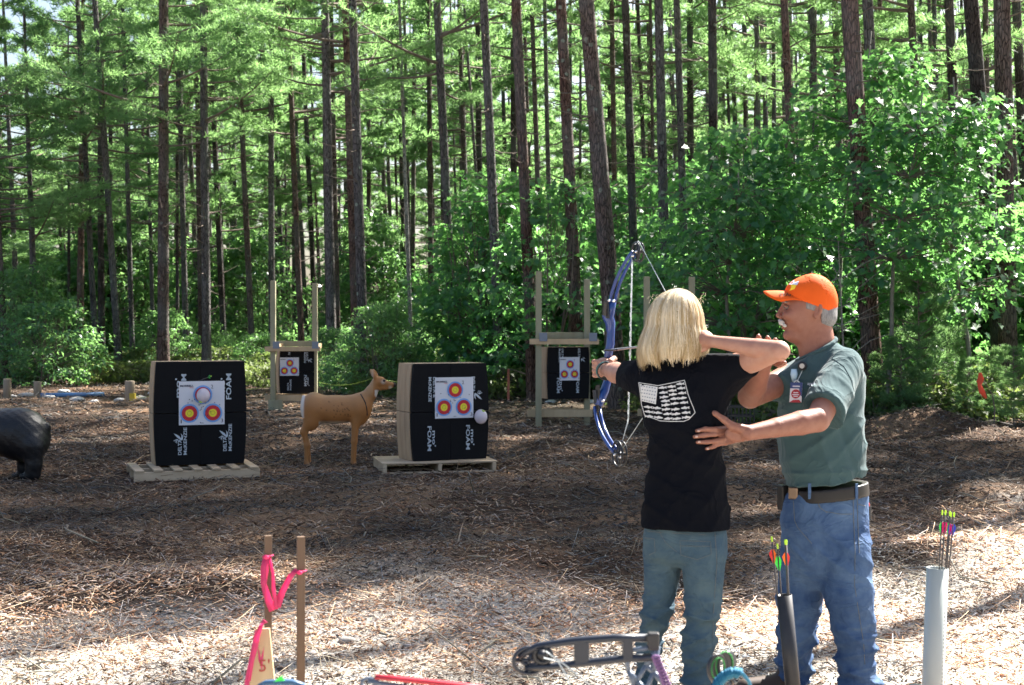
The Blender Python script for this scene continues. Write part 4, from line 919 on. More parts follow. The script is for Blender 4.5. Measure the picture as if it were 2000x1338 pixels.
# ---- sticks
r = np.random.default_rng(8)
for i in range(46):
    y = 6.2+r.random()**1.5*18; x = (r.random()*2-1)*y*.36; L = .15+.35*r.random(); a = r.random()*6.28; el_ = r.random()*.5
    d = np.array((math.cos(a)*math.cos(el_), math.sin(a)*math.cos(el_), math.sin(el_))); q = np.array((0, 0, .02)); mb = MB(); b_ = r.normal(size=3)*.12*L
    mb.tube([q, q+d*L*.5+b_, q+d*L], [.006, .005, .003], 5); 
    if r.random() < .6: mb.tube([q+d*L*.4+b_*.8, q+d*L*.6+b_*1.5+r.normal(size=3)*.06], [.004, .002], 4)
    tag(mb.build('stick', M['pale_bark'], None, True, loc=(x, y, float(gh(x, y)))), 'thin broken stick lying loose on the mulch', 'stick', 'loose sticks on the mulch')
b = P(893, 1110, 9.45); mb = MB(); mb.prism([(0, 0), (.012, .04), (.03, .13), (.045, .19), (.02, .12), (-.004, .03)], (b[0], b[1], .10), (1, 0, 0), (0, 0, 1), (0, 1, 0), .006)
tag(mb.build('bark_splinter', mat('pale_splinter', (.55, .42, .3), .8)), 'upright pale splinter of wood on the mulch ridge left of the archer', 'splinter')

# ---- foreground stakes with pink flagging
DS = 4.1
def stake(px0, px1, py, label, rz=.3):
    c = P((px0+px1)/2, py, DS); w = (px1-px0)/FPX*DS*.86; t = thing('wooden_stake', label, 'stake', (c[0], DS, 0), rz)
    mb = MB(); mb.box((0, 0, c[2]/2-.05), (w, w, c[2]+.1)); mb.build('shaft', M['stake'], t, bevel=.001); return t
stake(515.5, 531.5, 1046, 'thin square stake tied with pink ribbon, left of the two upright stakes')
stake(579, 596, 1048, 'thin square stake with only a narrow pink band, right of the two upright stakes')
def ribbon(pts, wd, name, label):
    mb = MB(); vs = []
    for i, p in enumerate(pts):
        a = pts[max(i-1, 0)]; b = pts[min(i+1, len(pts)-1)]; d = np.array(b)-np.array(a); q = np.cross(d, (0, 1, 0)); q = q/(np.linalg.norm(q)+1e-9)
        w = wd[i] if hasattr(wd, '__len__') else wd; vs += [np.array(p)-q*w/2+np.array((0, .002*math.sin(i*2), 0)), np.array(p)+q*w/2]
    mb.add(vs, [(2*i, 2*i+1, 2*i+3, 2*i+2) for i in range(len(pts)-1)])
    o = mb.build(name, M['pink'], None, True); m = o.modifiers.new('solid', 'SOLIDIFY'); m.thickness = .0006; tag(o, label, 'ribbon'); return o
px_ = DS/FPX
o = ribbon([P(520, 1084, DS-.014), P(517, 1110, DS-.02), P(515, 1140, DS-.02), P(524, 1172, DS-.02), P(534, 1192, DS-.02)], [10*px_, 16*px_, 11*px_, 14*px_, 18*px_], 'pink_ribbon', 'pink flagging ribbon hanging down from the left upright stake')
ribbon([P(526, 1088, DS-.014), P(533, 1120, DS-.02), P(534, 1150, DS-.02), P(540, 1190, DS-.02)], [6*px_, 6*px_, 8*px_, 7*px_], 'pink_ribbon', 'second tail of pink flagging on the left upright stake')
ribbon([P(540, 1185, DS-.02), P(552, 1155, DS-.01), P(568, 1125, DS-.01), P(580, 1112, DS-.012)], [17*px_, 12*px_, 11*px_, 8*px_], 'pink_ribbon', 'pink flagging ribbon stretched between the two upright stakes')
for px0, px1, py, lab in ((514, 533, 1086, 'pink band knotted round the left upright stake'), (578, 598, 1116, 'pink band knotted round the right upright stake')):
    c = P((px0+px1)/2, py, DS); mb = MB(); w = (px1-px0)/FPX*DS*.5
    for s in (-1, 1): mb.tube([(c[0]-w*.9, DS-.014, c[2]+.002*s), (c[0], DS-.016, c[2]-.002*s), (c[0]+w*.9, DS-.014, c[2]+.003), (c[0]+w*.9, DS+.014, c[2]), (c[0]-w*.9, DS+.014, c[2]-.001), (c[0]-w*.9, DS-.014, c[2])], .0024, 6)
    mb.tube([(c[0]-.004, DS-.018, c[2]), (c[0]+.004, DS-.026, c[2])], [.007, .005], 8)
    tag(mb.build('ribbon_band', M['pink'], None, True), lab, 'ribbon')
# wide survey lath, leaning
t = thing('survey_lath', 'wide flat lath with pink paint and writing, left of the two upright stakes', 'stake', (0, 0, 0)); DL = 3.95
def PL(x, y): return P(x, y, DL)
poly = [(499, 1228), (526, 1228), (536, 1330), (548, 1560), (455, 1560), (478, 1330)]
mb = MB(); pts = [PL(*q) for q in poly]; mb.prism([(q[0], q[2]) for q in pts], (0, DL, 0), (1, 0, 0), (0, 0, 1), (0, 1, 0), .012); mb.build('board', M['pine_wood'], t, bevel=.001)
mb = MB(); mb.add([PL(*q)-np.array((0, .001, 0)) for q in ((499, 1228), (503, 1240), (492, 1300), (486, 1345), (476, 1345), (480, 1320))], [(0, 1, 2, 3, 4, 5)])
mb.add([PL(*q)-np.array((0, .0012, 0)) for q in ((504, 1262), (510, 1285), (516, 1262), (512, 1310), (505, 1290))], [(0, 1, 2, 3, 4)]); mb.build('pink_paint', M['pink'], t)
mb = MB(); text_fit(mb, "5'", PL(506, 1312)-np.array((0, .0015, 0)), (1, 0, 0), (0, 0, 1), 20*px_, 24*px_, .0); mb.build('written_mark', mat('red_marker', (.35, .06, .05), .7), t)
ribbon([P(519, 1212, DS-.02), P(510, 1222, 3.93), P(503, 1240, 3.93), P(498, 1262, 3.93), P(492, 1290, 3.93), P(486, 1330, 3.93)], [12*px_, 10*px_, 10*px_, 12*px_, 9*px_, 7*px_], 'pink_ribbon', 'pink flagging ribbon running down the edge of the wide lath')

# ---- bow rack and the bows lying on it
t = thing('bow_rack', 'low wooden rack holding the spare bows at the bottom edge of the view', 'rack', (.1, 3.0, 0)); 
mb = MB(); mb.box((0, 0, .69), (2.2, .09, .06)); mb.build('rail', M['pine_wood'], t, bevel=.003)
for x in (-1.0, 0, 1.0): mb = MB(); mb.box((x, .0, .33), (.05, .05, .66)); mb.build('post', M['pine_wood'], t, bevel=.003); mb = MB(); mb.box((x, 0, .012), (.07, .6, .04)); mb.build('foot', M['pine_wood'], t, bevel=.003)
DB = 3.0
def B(x, y, d=DB): return P(x, y, d)
t = thing('compound_bow', 'dark compound bow with grey skeleton riser and purple string resting at the bottom centre', 'bow', B(1240, 1338)); O = B(1240, 1338)
k = DB/FPX
mb = MB(); mb.tube([B(1012, 1282)-O, B(1050, 1262)-O, B(1120, 1252)-O, B(1200, 1246)-O, B(1272, 1246)-O], [8*k, 7*k, 8*k, 8*k, 8*k], 8); mb.build('limb', M['bow_dark'], t, True)
mb = MB(); mb.tube([B(1025, 1305)-O, B(1080, 1302)-O, B(1150, 1294)-O, B(1225, 1286)-O, B(1275, 1284)-O], [7*k, 7*k, 8*k, 8*k, 8*k], 8); mb.build('limb', M['bow_dark'], t, True)
mb = MB(); mb.box(B(1136, 1274)-O, (30*k, 14*k, 46*k)); mb.build('limb_clamp', M['bow_dark'], t, bevel=.003); mb = MB(); mb.box(B(1226, 1266)-O, (20*k, 16*k, 44*k)); mb.build('limb_clamp', M['bow_dark'], t, bevel=.003)
mb = MB(); mb.tube([B(1268, 1238)-O, B(1270, 1252)-O], [11*k, 11*k], 12); mb.box(B(1276, 1252)-O, (22*k, 20*k, 34*k)); mb.build('limb_pocket', M['rubber'], t, bevel=.003)
def ring(mb, c, rx, rz_, tr, n=20, ay=(0, 0, 1), ax=(1, 0, 0)):
    c = np.array(c); ax = np.array(ax); ay = np.array(ay); pts = [c+rx*math.cos(2*math.pi*q/n)*ax+rz_*math.sin(2*math.pi*q/n)*ay for q in range(n+1)]; mb.tube(pts, tr, 6, False)
mb = MB(); ring(mb, B(1035, 1290)-O, 34*k, 26*k, 4*k, ax=(.95, .3, 0)); ring(mb, B(1036, 1285)-O, 20*k, 14*k, 4*k); mb.tube([B(1005, 1290)-O, B(1065, 1288)-O], 4*k, 6); mb.tube([B(1040, 1265)-O, B(1028, 1312)-O], 4*k, 6); mb.build('cam', M['bow_dark'], t, True)
mb = MB(); ring(mb, B(1060, 1280)-O, 16*k, 14*k, 6*k); mb.tube([B(1058, 1278, 2.98)-O, B(1062, 1282, 3.03)-O], 9*k, 10); mb.build('wheel', M['bow_black'], t, True)
mb = MB()      # skeleton riser
nodes = dict(a=(1220, 1272), b=(1228, 1310), c=(1238, 1338), d=(1285, 1262), e=(1262, 1300), f=(1244, 1330), g=(1276, 1312), h=(1298, 1338), i=(1262, 1350), j=(1242, 1380), k=(1300, 1380), l=(1262, 1410))
for a, b, rr in (('a', 'b', 5), ('b', 'c', 5.5), ('a', 'd', 4.5), ('d', 'e', 5), ('e', 'f', 4.5), ('b', 'f', 4.5), ('e', 'g', 5), ('d', 'g', 5.5), ('g', 'h', 5.5), ('f', 'i', 5), ('g', 'i', 4.5), ('c', 'j', 6), ('h', 'k', 6), ('i', 'j', 5), ('i', 'k', 5), ('j', 'l', 6), ('k', 'l', 6), ('l', 'l2', 0)):
    if rr: mb.tube([B(*nodes[a])-O, B(*nodes[b])-O], rr*k, 8)
mb.tube([B(1262, 1410)-O, B(1262, 1520, 3.0)-O], 9*k, 8)
mb.build('riser', M['bow_grey'], t, True)
mb = MB(); mb.tube([B(1283, 1288, 2.97)-O, B(1290, 1312, 2.97)-O, B(1300, 1345, 2.97)-O, B(1312, 1400, 2.97)-O], [6*k, 5*k, 4.5*k, 4*k], 8)
for q in range(10): c = B(1281+q*2.6, 1284+q*6.5, 2.965)-O; ring(mb, c, 7*k, 3*k, 2.4*k, 10)
mb.build('purple_string', M['purple'], t, True)
mb = MB(); mb.tube([B(1066, 1272, 2.98)-O, B(1105, 1300, 2.98)-O, B(1160, 1345, 2.98)-O, B(1190, 1400, 2.98)-O], 1.4*k, 5); mb.tube([B(1062, 1285, 2.97)-O, B(1090, 1292, 2.97)-O, B(1112, 1330, 2.97)-O, B(1118, 1400, 2.97)-O], 1.4*k, 5); mb.build('cable', M['string'], t)
t = thing('bow_sight', 'round black bow sight with a green rim near the teal cord sling', 'bow sight', B(1400, 1305)); O = B(1400, 1305)
mb = MB(); ring(mb, (0, 0, 0), 21*k, 26*k, 3.6*k, 28, ax=(.82, .57, 0)); 
pts = []
a0 = np.array((.82, .57, 0)); nrm = np.array((.57, -.82, 0)); vs = []; n = 28
for s in (0, 1):
    for q in range(n): w_ = 2*math.pi*q/n; vs.append(a0*21*k*math.cos(w_)+np.array((0, 0, 1))*25*k*math.sin(w_)-nrm*(.004-.04*0)+np.array((.030, .022, .004))*s)
mb.add(vs, [(q, (q+1) % n, n+(q+1) % n, n+q) for q in range(n)]); o = mb.build('housing', M['bow_black'], t, True); m = o.modifiers.new('s', 'SOLIDIFY'); m.thickness = .003
mb = MB(); ring(mb, nrm*.004, 17*k, 21*k, 1.2*k, 28, ax=(.82, .57, 0)); ring(mb, np.array((.018, .013, .003)), 22.5*k, 26.5*k, 1.3*k, 28, ax=(.82, .57, 0)); mb.build('green_ring', mat('dull_green', (.03, .25, .05), .5), t, True)
mb = MB(); mb.tube([(0, 0, -26*k), (0, .01, -60*k), (.0, .01, -.20)], [5*k, 5*k, 6*k], 8); mb.build('bracket', M['bow_black'], t, True)
t = thing('wrist_sling', 'teal braided cord sling on a bow at the bottom edge, right of the round sight', 'sling', B(1400, 1338)); O = B(1400, 1338); mb = MB()
arc = [B(1397, 1345, 2.95)-O, B(1404, 1330, 2.95)-O, B(1416, 1318, 2.95)-O, B(1432, 1312, 2.95)-O, B(1450, 1316, 2.95)-O, B(1462, 1330, 2.97)-O, B(1470, 1350, 3)-O, B(1472, 1420, 3.0)-O]
mb.tube(arc, [9*k, 9*k, 8*k, 7*k, 4*k, 3.5*k, 3*k, 3*k], 8); mb.build('cord', M['teal'], t, True)
mb = MB()
for q in range(13):
    s = q/12*3.6; i = int(s); fr = s-i; c = arc[i]*(1-fr)+arc[i+1]*fr; d = arc[i+1]-arc[i]; d /= np.linalg.norm(d); u_ = np.cross(d, (0, 1, 0)); mb.tube([c-u_*9*k-d*3*k+np.array((0, -.002, 0)), c+np.array((0, -.011, 0)), c+u_*9*k+d*3*k+np.array((0, -.002, 0))], 3.4*k, 6)
mb.build('braid', M['teal'], t, True)
t = thing('red_bow', 'bow with a red limb at the bottom edge, left of the dark compound bow', 'bow', B(800, 1338)); O = B(800, 1338)
mb = MB(); mb.tube([B(733, 1322)-O, B(780, 1326)-O, B(840, 1332)-O, B(905, 1340)-O, B(980, 1352)-O], [5*k, 6*k, 6*k, 7*k, 8*k], 8, flat=1.6); mb.build('limb', M['redp'], t, True)
mb = MB(); ring(mb, B(722, 1334)-O, 16*k, 9*k, 3*k); mb.tube([B(718, 1330)-O, B(760, 1338)-O, B(900, 1352)-O], 5*k, 8); mb.tube([B(900, 1335)-O, B(880, 1352)-O], 3*k, 6); mb.tube([B(900, 1345)-O, B(905, 1400)-O, B(905, 1520)-O], 7*k, 8); mb.build('wheel', M['bow_grey'], t, True)
t = thing('blue_bow_tip', 'blue bow tip with a green tab at the bottom edge below the upright stakes', 'bow', B(545, 1336)); O = B(545, 1336)
mb = MB(); mb.tube([B(505, 1342)-O, B(520, 1334)-O, B(545, 1333)-O, B(570, 1333)-O, B(590, 1338)-O, B(596, 1380)-O, B(600, 1520)-O], [6*k, 6*k, 7*k, 7*k, 7*k, 7*k, 7*k], 8); mb.build('limb', mat('slate_blue', (.05, .11, .2), .4), t, True)
mb = MB(); mb.prism([(0, 0), (.022, .003), (.016, .012), (.004, .004)], B(535, 1332, 2.96)-O, (1, 0, 0), (0, 0, 1), (0, 1, 0), .004); mb.build('green_tab', M['f_gr'], t)

# ---- arrow tubes
DQ = 5.4; a = P(1532, 1162, DQ); b_ = P(1549, 1345, DQ); d = b_-a; b_ = a+d*(a[2]-.02)/(a[2]-b_[2]); r_ = 15/FPX*DQ
t = thing('arrow_tube', 'slim black tube quiver tilted in front of the instructor, holding three arrows', 'quiver', b_)
mb = MB(); vs = []; n = 20; ax = (a-b_); ax /= np.linalg.norm(ax); u_ = np.cross(ax, (0, 1, 0)); u_ /= np.linalg.norm(u_); w_ = np.cross(ax, u_)
for c, rr in ((b_, r_), (a, r_), (a, r_*.86), (a-ax*.3, r_*.86)):
    for q in range(n): vs.append(c-b_+rr*(math.cos(2*math.pi*q/n)*u_+math.sin(2*math.pi*q/n)*w_))
mb.add(vs, [(s*n+q, s*n+(q+1) % n, (s+1)*n+(q+1) % n, (s+1)*n+q) for s in range(3) for q in range(n)]+[tuple(range(n-1, -1, -1))]); mb.build('tube', M['rubber'], t, True)
mb = MB(); mb.tube([b_*0+np.array((0, 0, -.03)), (0, 0, .03)], r_*1.6, 14); mb.build('foot', M['rubber'], t)
for (x, y, x2, m1, m2, lab) in ((1508, 1056, 1524, 'f_red', 'f_or', 'arrow with red vanes, leftmost in the black tube'), (1519, 1070, 1529, 'f_gr', 'f_gr', 'arrow with green vanes in the middle of the black tube'), (1535, 1062, 1539, 'f_or', 'f_red', 'thick arrow with orange vanes, rightmost in the black tube')):
    arrow(lab, P(x2+6, 1280, DQ), P(x, y+2, DQ), M['shaft'], M[m1], .0032 if x < 1530 else .0052, .058, .016, m2=M[m2])
DW = 5.9; a = P(1831, 1109, DW); b_ = P(1820, 1371, DW); b_[2] = 0; r_ = 21/FPX*DW
t = thing('arrow_tube', 'white plastic pipe standing at the right, holding a bundle of arrows', 'quiver', b_)
mb = MB(); vs = []; ax = (a-b_); ax /= np.linalg.norm(ax); u_ = np.cross(ax, (0, 1, 0)); u_ /= np.linalg.norm(u_); w_ = np.cross(ax, u_)
for c, rr in ((b_, r_), (a, r_), (a, r_*.92), (a-ax*.3, r_*.92)):
    for q in range(n): vs.append(c-b_+rr*(math.cos(2*math.pi*q/n)*u_+math.sin(2*math.pi*q/n)*w_))
mb.add(vs, [(s*n+q, s*n+(q+1) % n, (s+1)*n+(q+1) % n, (s+1)*n+q) for s in range(3) for q in range(n)]); mb.build('pipe', M['pvc'], t, True)
mb = MB(); r2 = random.Random(4)
for q in range(34): z = .03+q*.0155; c = ax*z; an = -.95; p_ = c+(r_+.0006)*(math.cos(an)*np.array((1, 0, 0))*-math.cos(math.pi)+math.sin(an)*np.array((0, 1, 0))); mb.box(p_, (.0035, .0006, .004+.006*r2.random()))
mb.build('printed_code', mat('grey_ink', (.3, .33, .33), .6), t)
for (x, y, x2, m1, m2, lab) in ((1840, 1006, 1836, 'f_gr', 'f_pk', 'arrow with a green vane, leftmost in the white pipe'), (1846.5, 1006, 1840, 'f_pk', 'f_pk', 'arrow with magenta vanes second from left in the white pipe'), (1855, 1008, 1845, 'f_gr', 'f_pk', 'arrow with green and magenta vanes third in the white pipe'), (1863, 1010, 1852, 'f_pk', 'f_bl', 'arrow with magenta and blue vanes, rightmost in the white pipe'), (1857, 1010, 1849, 'f_bl', 'f_bl', 'arrow with blue vanes half hidden in the white pipe')):
    arrow(lab, P(x2-6, 1190, DW), P(x, y, DW), M['shaft'], M[m1], .0030, .055, .013, m2=M[m2])
t = thing('pipe_stub', 'short white pipe stub beside the base of the white arrow pipe', 'pipe', (P(1789, 1340, 5.8)[0], 5.8, 0)); mb = MB(); mb.tube([(0, 0, -.02), (0, 0, .115)], .024, 18); mb.tube([(0, 0, .108), (0, 0, .122)], .028, 18); mb.build('stub', M['pvc'], t, True)

# ---- foam deer
DD = 16.0
def E(x, y, d=0.0): return P(x, y, DD+d)
def deer_f(Q):
    B_ = uni(.05, cap(Q, E(616, 797), E(655, 800), .155, .150), cap(Q, E(655, 800), E(697, 797), .150, .155))
    B_ = smin(B_, ell(Q, E(612, 800), (.125, .155, .19)), .06)
    B_ = smin(B_, ell(Q, E(703, 800), (.11, .14, .18)), .05)
    n = uni(.05, cap(Q, E(704, 795), E(724, 768), .108, .066), cap(Q, E(724, 768), E(735, 745), .062, .050))
    B_ = smin(B_, n, .06)
    h = uni(.02, ell(Q, E(742, 745), (.062, .055, .058)), cap(Q, E(745, 747), E(765, 752), .047, .026), cap(Q, E(735, 758), E(760, 757), .03, .022), cap(Q, E(765, 752), E(771, 752), .027, .021))
    B_ = smin(B_, h, .025)
    for s in (-1, 1):
        y = s*.085
        B_ = smin(B_, uni(.03, ell(Q, E(609, 815, y*.9), (.095, .07, .15)), cap(Q, E(606, 822, y), E(594, 845, y), .062, .033), cap(Q, E(594, 845, y), E(600+s, 870, y), .033, .026), cap(Q, E(600+s, 870, y), E(601+s*3, 903, y), .026, .023)), .035)
        B_ = smin(B_, uni(.03, ell(Q, E(697, 815, y*.8), (.065, .06, .12)), cap(Q, E(695, 822, y), E(692+s, 862, y), .045, .028), cap(Q, E(692+s, 862, y), E(690+s*1.5, 903, y), .026, .022)), .03)
        B_ = smin(B_, cap(Q, E(601+s*3, 903, y), E(603+s*3, 909, y), .026, .034), .01); B_ = smin(B_, cap(Q, E(690+s*1.5, 903, y), E(692+s*1.5, 909, y), .024, .03), .01)
        B_ = smin(B_, cap(Q, E(606, 822, y), E(590, 843, y), .05, .022), .03)
    for s in (-1, 1): # ears
        e = ell(Q, E(729 if s < 0 else 733, 731, s*.045), (.026, .02, .07), (0, R(-28), 0)); B_ = smin(B_, e, .015)
    B_ = smin(B_, ell(Q, E(593, 790), (.03, .05, .11)), .02)
    return B_
lo = E(578, 915, -.3); hi = E(782, 712, .3); v, f = surf(deer_f, (lo[0], DD-.25, -.02), (hi[0], DD+.25, hi[2]+.04), .012)
pxs = v[:, 0]*FPX/DD+1000; pys = HOR-(v[:, 2]-CAMH)*FPX/DD; yo = np.abs(v[:, 1]-DD)
col = np.tile(np.array((.40, .175, .056)), (len(v), 1)); nz = .5+.5*np.sin(pxs*.35+pys*.2)*np.sin(pys*.3)
def blend(mask, c):
    global col
    m = np.clip(mask, 0, 1)[:, None]; col = col*(1-m)+np.array(c)*m
blend((nz-.3)*.35, (.32, .15, .06)); blend((795-pys)/24*.55*(pxs < 730), (.40, .23, .11))
blend((598-pxs)/3*((pys > 772) & (pys < 815)), (.70, .62, .55)); blend((pys-820)/5*((pxs > 625) & (pxs < 682) & (pys < 840)), (.62, .55, .46))
blend(((pxs > 733) & (pys > 762) & (pys < 775))*1.0*(pxs < 745), (.72, .66, .6)); blend((pxs-768.0)/1.5, (.02, .015, .015)); blend(1-np.hypot(pxs-749, pys-746)/6, (.60, .50, .42)); blend((1.6-np.hypot((pxs-750)/1.2, pys-743.5)), (.01, .008, .008))
blend((1-np.hypot(pxs-763, pys-757)/5)*1.3, (.66, .6, .52)); blend((pys-904)/2, (.05, .035, .03)); blend(1.2-np.hypot((pxs-728)/3.2, (pys-733)/9.5), (.5, .38, .3)); blend((pys-895)*.04, (.3, .15, .07))
r = np.random.default_rng(6)
for _ in range(34):
    a, c = 668+24*r.normal()*.6, 797+8*r.normal(); blend((1.3-np.hypot(pxs-a, pys-c))*1.4, (.07, .03, .015))
t = thing('deer_target', 'tan foam deer target standing between the two foam blocks, facing right', 'deer', (E(650, 908)[0], DD, 0)); o_ = np.array((E(650, 908)[0], DD, 0))
obj('body', mesh_np('body', v-o_, f, cols=col), M['fur'], t)
# seam at the shoulder insert and the eyes
bv = bvh_of(v, f); mb = MB(); pts = []
for x, y in ((704.5, 770), (708, 776), (713, 785), (716, 797), (717, 811)):
    p = onto(bv, x, y, .003)
    if p is not None: pts.append(np.array(p)-o_)
mb.tube(pts, .006, 6); mb.build('insert_seam', M['rubber'], t)
mb = MB(); p = onto(bv, 750, 743.5, .002)
if p is not None: p = np.array(p)-o_; mb.tube([p-np.array((0, -.01, 0)), p+np.array((0, -.008, 0)), p+np.array((0, -.012, 0))], [.016, .013, .006], 10)
mb.build('eye', M['rubber'], t, True)

# ---- foam bear, only its rear in view
DBr = 14.6
def G(x, y, d=0.0): return P(x, y, DBr+d)
def bear_f(Q):
    B_ = uni(.1, ell(Q, G(40, 848), (.29, .25, .27)), ell(Q, G(-25, 842), (.36, .25, .25)), ell(Q, G(-85, 838), (.26, .23, .27)))
    B_ = smin(B_, ell(Q, G(58, 862), (.19, .22, .20)), .06)
    for s in (-1, 1):
        x = 2 if s < 0 else -14; y = s*.13
        B_ = smin(B_, uni(.04, cap(Q, G(62+x, 872, y), G(64+x, 908, y), .12, .075), cap(Q, G(64+x, 908, y), G(62+x, 926, y), .08, .07), cap(Q, G(66+x, 928, y), G(42+x, 931, y), .045, .035)), .06)
        B_ = smin(B_, uni(.04, cap(Q, G(-95+x, 860, y), G(-95+x, 910, y), .105, .075), cap(Q, G(-95+x, 926, y), G(-118+x, 931, y), .05, .035)), .05)
    B_ = smin(B_, uni(.04, cap(Q, G(-100, 830), G(-135, 815), .18, .14), ell(Q, G(-148, 812), (.14, .13, .13)), cap(Q, G(-155, 818), G(-180, 824), .08, .05)), .07)
    for s in (-1, 1): B_ = smin(B_, ell(Q, G(-143, 792, s*.09), (.04, .025, .045)), .015)
    B_ = smin(B_, ell(Q, G(93, 835), (.03, .04, .05)), .03)
    return B_+.004*np.sin(Q[:, 0]*60+Q[:, 2]*25)*np.sin(Q[:, 1]*40+Q[:, 2]*50)
v, f = surf(bear_f, (G(-200, 0)[0], DBr-.42, -.03), (G(112, 0)[0], DBr+.42, .85), .018)
t = thing('bear_target', 'black foam bear target on all fours at the left edge, only its rear in view', 'bear', (G(20, 0)[0], DBr, 0)); obj('body', mesh_np('body', v-np.array((G(20, 0)[0], DBr, 0)), f), M['bear'], t)
# ============================================================ THE TWO PEOPLE
def fingers(Q, d, chains, k=.004):
    for ch in chains:
        for (a, ra), (b, rb) in zip(ch[:-1], ch[1:]): d = smin(d, cap(Q, a, b, ra, rb), k)
    return d
def bounds(pts, m): a = np.array(pts); return a.min(0)-m, a.max(0)+m
def finish(o, n=1, f=.5):
    if n: s = o.modifiers.new('smooth', 'SMOOTH'); s.factor = f; s.iterations = n
    return o
def seam(bv, pts, rad, off=.001):
    """stitched line on cloth through pixels"""
    out = []
    for (a, b) in zip(pts[:-1], pts[1:]):
        for s in np.linspace(0, 1, 5)[:-1]:
            p = onto(bv, a[0]*(1-s)+b[0]*s, a[1]*(1-s)+b[1]*s, off)
            if p is not None: out.append(p)
    p = onto(bv, pts[-1][0], pts[-1][1], off)
    if p is not None: out.append(p)
    return out

# ---------------------------------------------------- ARCHER
wom = thing('person', 'person with blond hair, black t-shirt and jeans, seen from behind drawing the blue bow', 'person', (.66, 5.66, 0)); WO = np.array((.66, 5.66, 0))
D0 = 5.66; SW = D0/FPX
def WX(px): return (px-1000)*SW
def WZ(py): return CAMH-(py-HOR)*SW
def wkey(py, xl, xr, b, y=0.0, an=-.22): return (WZ(py), WX((xl+xr)/2), D0+y, (xr-xl)/2*SW, b, an)
shL = P(1250, 738, 5.74); elL = P(1212, 731, 5.98); wrL = P(1186, 722, 6.17); haL = P(1176, 716, 6.24)
shR = P(1420, 722, 5.62); elR = P(1519, 686, 5.36); wrR = P(1394, 667, 5.53); haR = P(1372, 664, 5.58)
tee_keys = [wkey(700, 1300, 1372, .055), wkey(708, 1268, 1405, .07), wkey(722, 1246, 1426, .088), wkey(745, 1238, 1430, .105), wkey(780, 1246, 1424, .118), wkey(820, 1258, 1414, .118, -.01), wkey(870, 1266, 1410, .112, -.01),
            wkey(930, 1263, 1416, .115), wkey(980, 1256, 1422, .134), wkey(1029, 1251, 1428, .145)]
def tee_f(Q):
    d = loft(Q, tee_keys)
    d = smin(d, capcut(Q, shL, shL+(elL-shL)*.50, .072, .066), .03)
    d = smin(d, capcut(Q, shR, shR+(elR-shR)*.46+np.array((0, 0, -.004)), .080, .058), .06)
    d = smin(d, cap(Q, P(1335, 705, 5.67), P(1405, 712, 5.63), .045, .055), .03)
    hem = np.clip((Q[:, 2]-WZ(1029))/.02, 0, 1)
    f1 = wrs(Q, 20, 12, 62, .5)*.006*np.clip((WZ(800)-Q[:, 2])/.2, .15, 1); f2 = wrs(Q, 70, 25, -40, .45, 1.2)*.005
    f3 = wrs(Q, -40, 10, 50, .4, 2.2)*.008*np.clip(1-np.abs(Q[:, 2]-WZ(880))/.13, 0, 1)
    return d-(f1+f2+f3)*(.3+.7*hem)
v, f = surf(tee_f, (WX(1195), D0-.32, WZ(1036)), (WX(1480), D0+.36, WZ(690)), .0075)
wtee = obj('t_shirt', mesh_np('t_shirt', v-WO, f), M['tee_black'], wom); finish(wtee); bvT = bvh_of(v, f)
# jeans
def jean1_f(Q):
    K = [(WZ(1104), WX(1336), D0, .09, .05, -.22), (WZ(1096), WX(1336), D0, .135, .09, -.22), (WZ(1080), WX(1337), D0, .164, .112, -.22), (WZ(1050), WX(1338), D0, .170, .124, -.22), (WZ(1015), WX(1338), D0, .155, .110, -.22), (WZ(970), WX(1338), D0, .13, .09, -.22)]
    d = loft(Q, K)
    L = uni(.03, cap(Q, P(1296, 1085, 5.70), P(1285, 1190, 5.70), .079, .060), cap(Q, P(1285, 1190, 5.70), P(1267, 1260, 5.76), .061, .051), cap(Q, P(1267, 1260, 5.76), P(1263, 1392, 5.80), .051, .055))
    Rr = uni(.03, cap(Q, P(1374, 1085, 5.62), P(1373, 1185, 5.60), .091, .068), cap(Q, P(1373, 1185, 5.60), P(1364, 1255, 5.60), .068, .066), cap(Q, P(1364, 1255, 5.60), P(1360, 1396, 5.62), .064, .059))
    lower = np.minimum(L, Rr); lower = smin(L, Rr, .008)
    d = smin(d, lower, .025)
    d = np.maximum(d, .055-Q[:, 2])
    z = Q[:, 2]; bn = np.clip((WZ(1130)-z)/.15, 0, 1)
    d = d-bn*(.010*wrs(Q, 24, 10, 80, .5)+.008*wrs(Q, -50, 14, 90, .5, 2))-.003*wrs(Q, 60, 10, -40, .5)
    d = d-np.clip((WZ(1290)-z)/.1, 0, 1)*.008*wrs(Q, 10, 5, 150, .5, .7)
    return d
v, f = surf(jean1_f, (WX(1225), D0-.2, .02), (WX(1440), D0+.28, WZ(985)), .0075)
wj = obj('jeans', mesh_np('jeans', v-WO, f), M['jean1'], wom); finish(wj); bvJ = bvh_of(v, f)
mb = MB()
for pts in ([(1328, 1056), (1388, 1058), (1389, 1083), (1362, 1093), (1330, 1084), (1328, 1056)], [(1256, 1050), (1278, 1052), (1280, 1078), (1268, 1084)], [(1288, 1038), (1300, 1060), (1322, 1078)], [(1396, 1040), (1400, 1100), (1394, 1180), (1392, 1250)], [(1328, 1066), (1388, 1067)], [(1256, 1036), (1290, 1040), (1400, 1046)]):
    q = seam(bvJ, pts, 0)
    if len(q) > 2: mb.tube([np.array(p)-WO for p in q], .0013, 4)
mb.build('stitching', M['stitch'], wom)
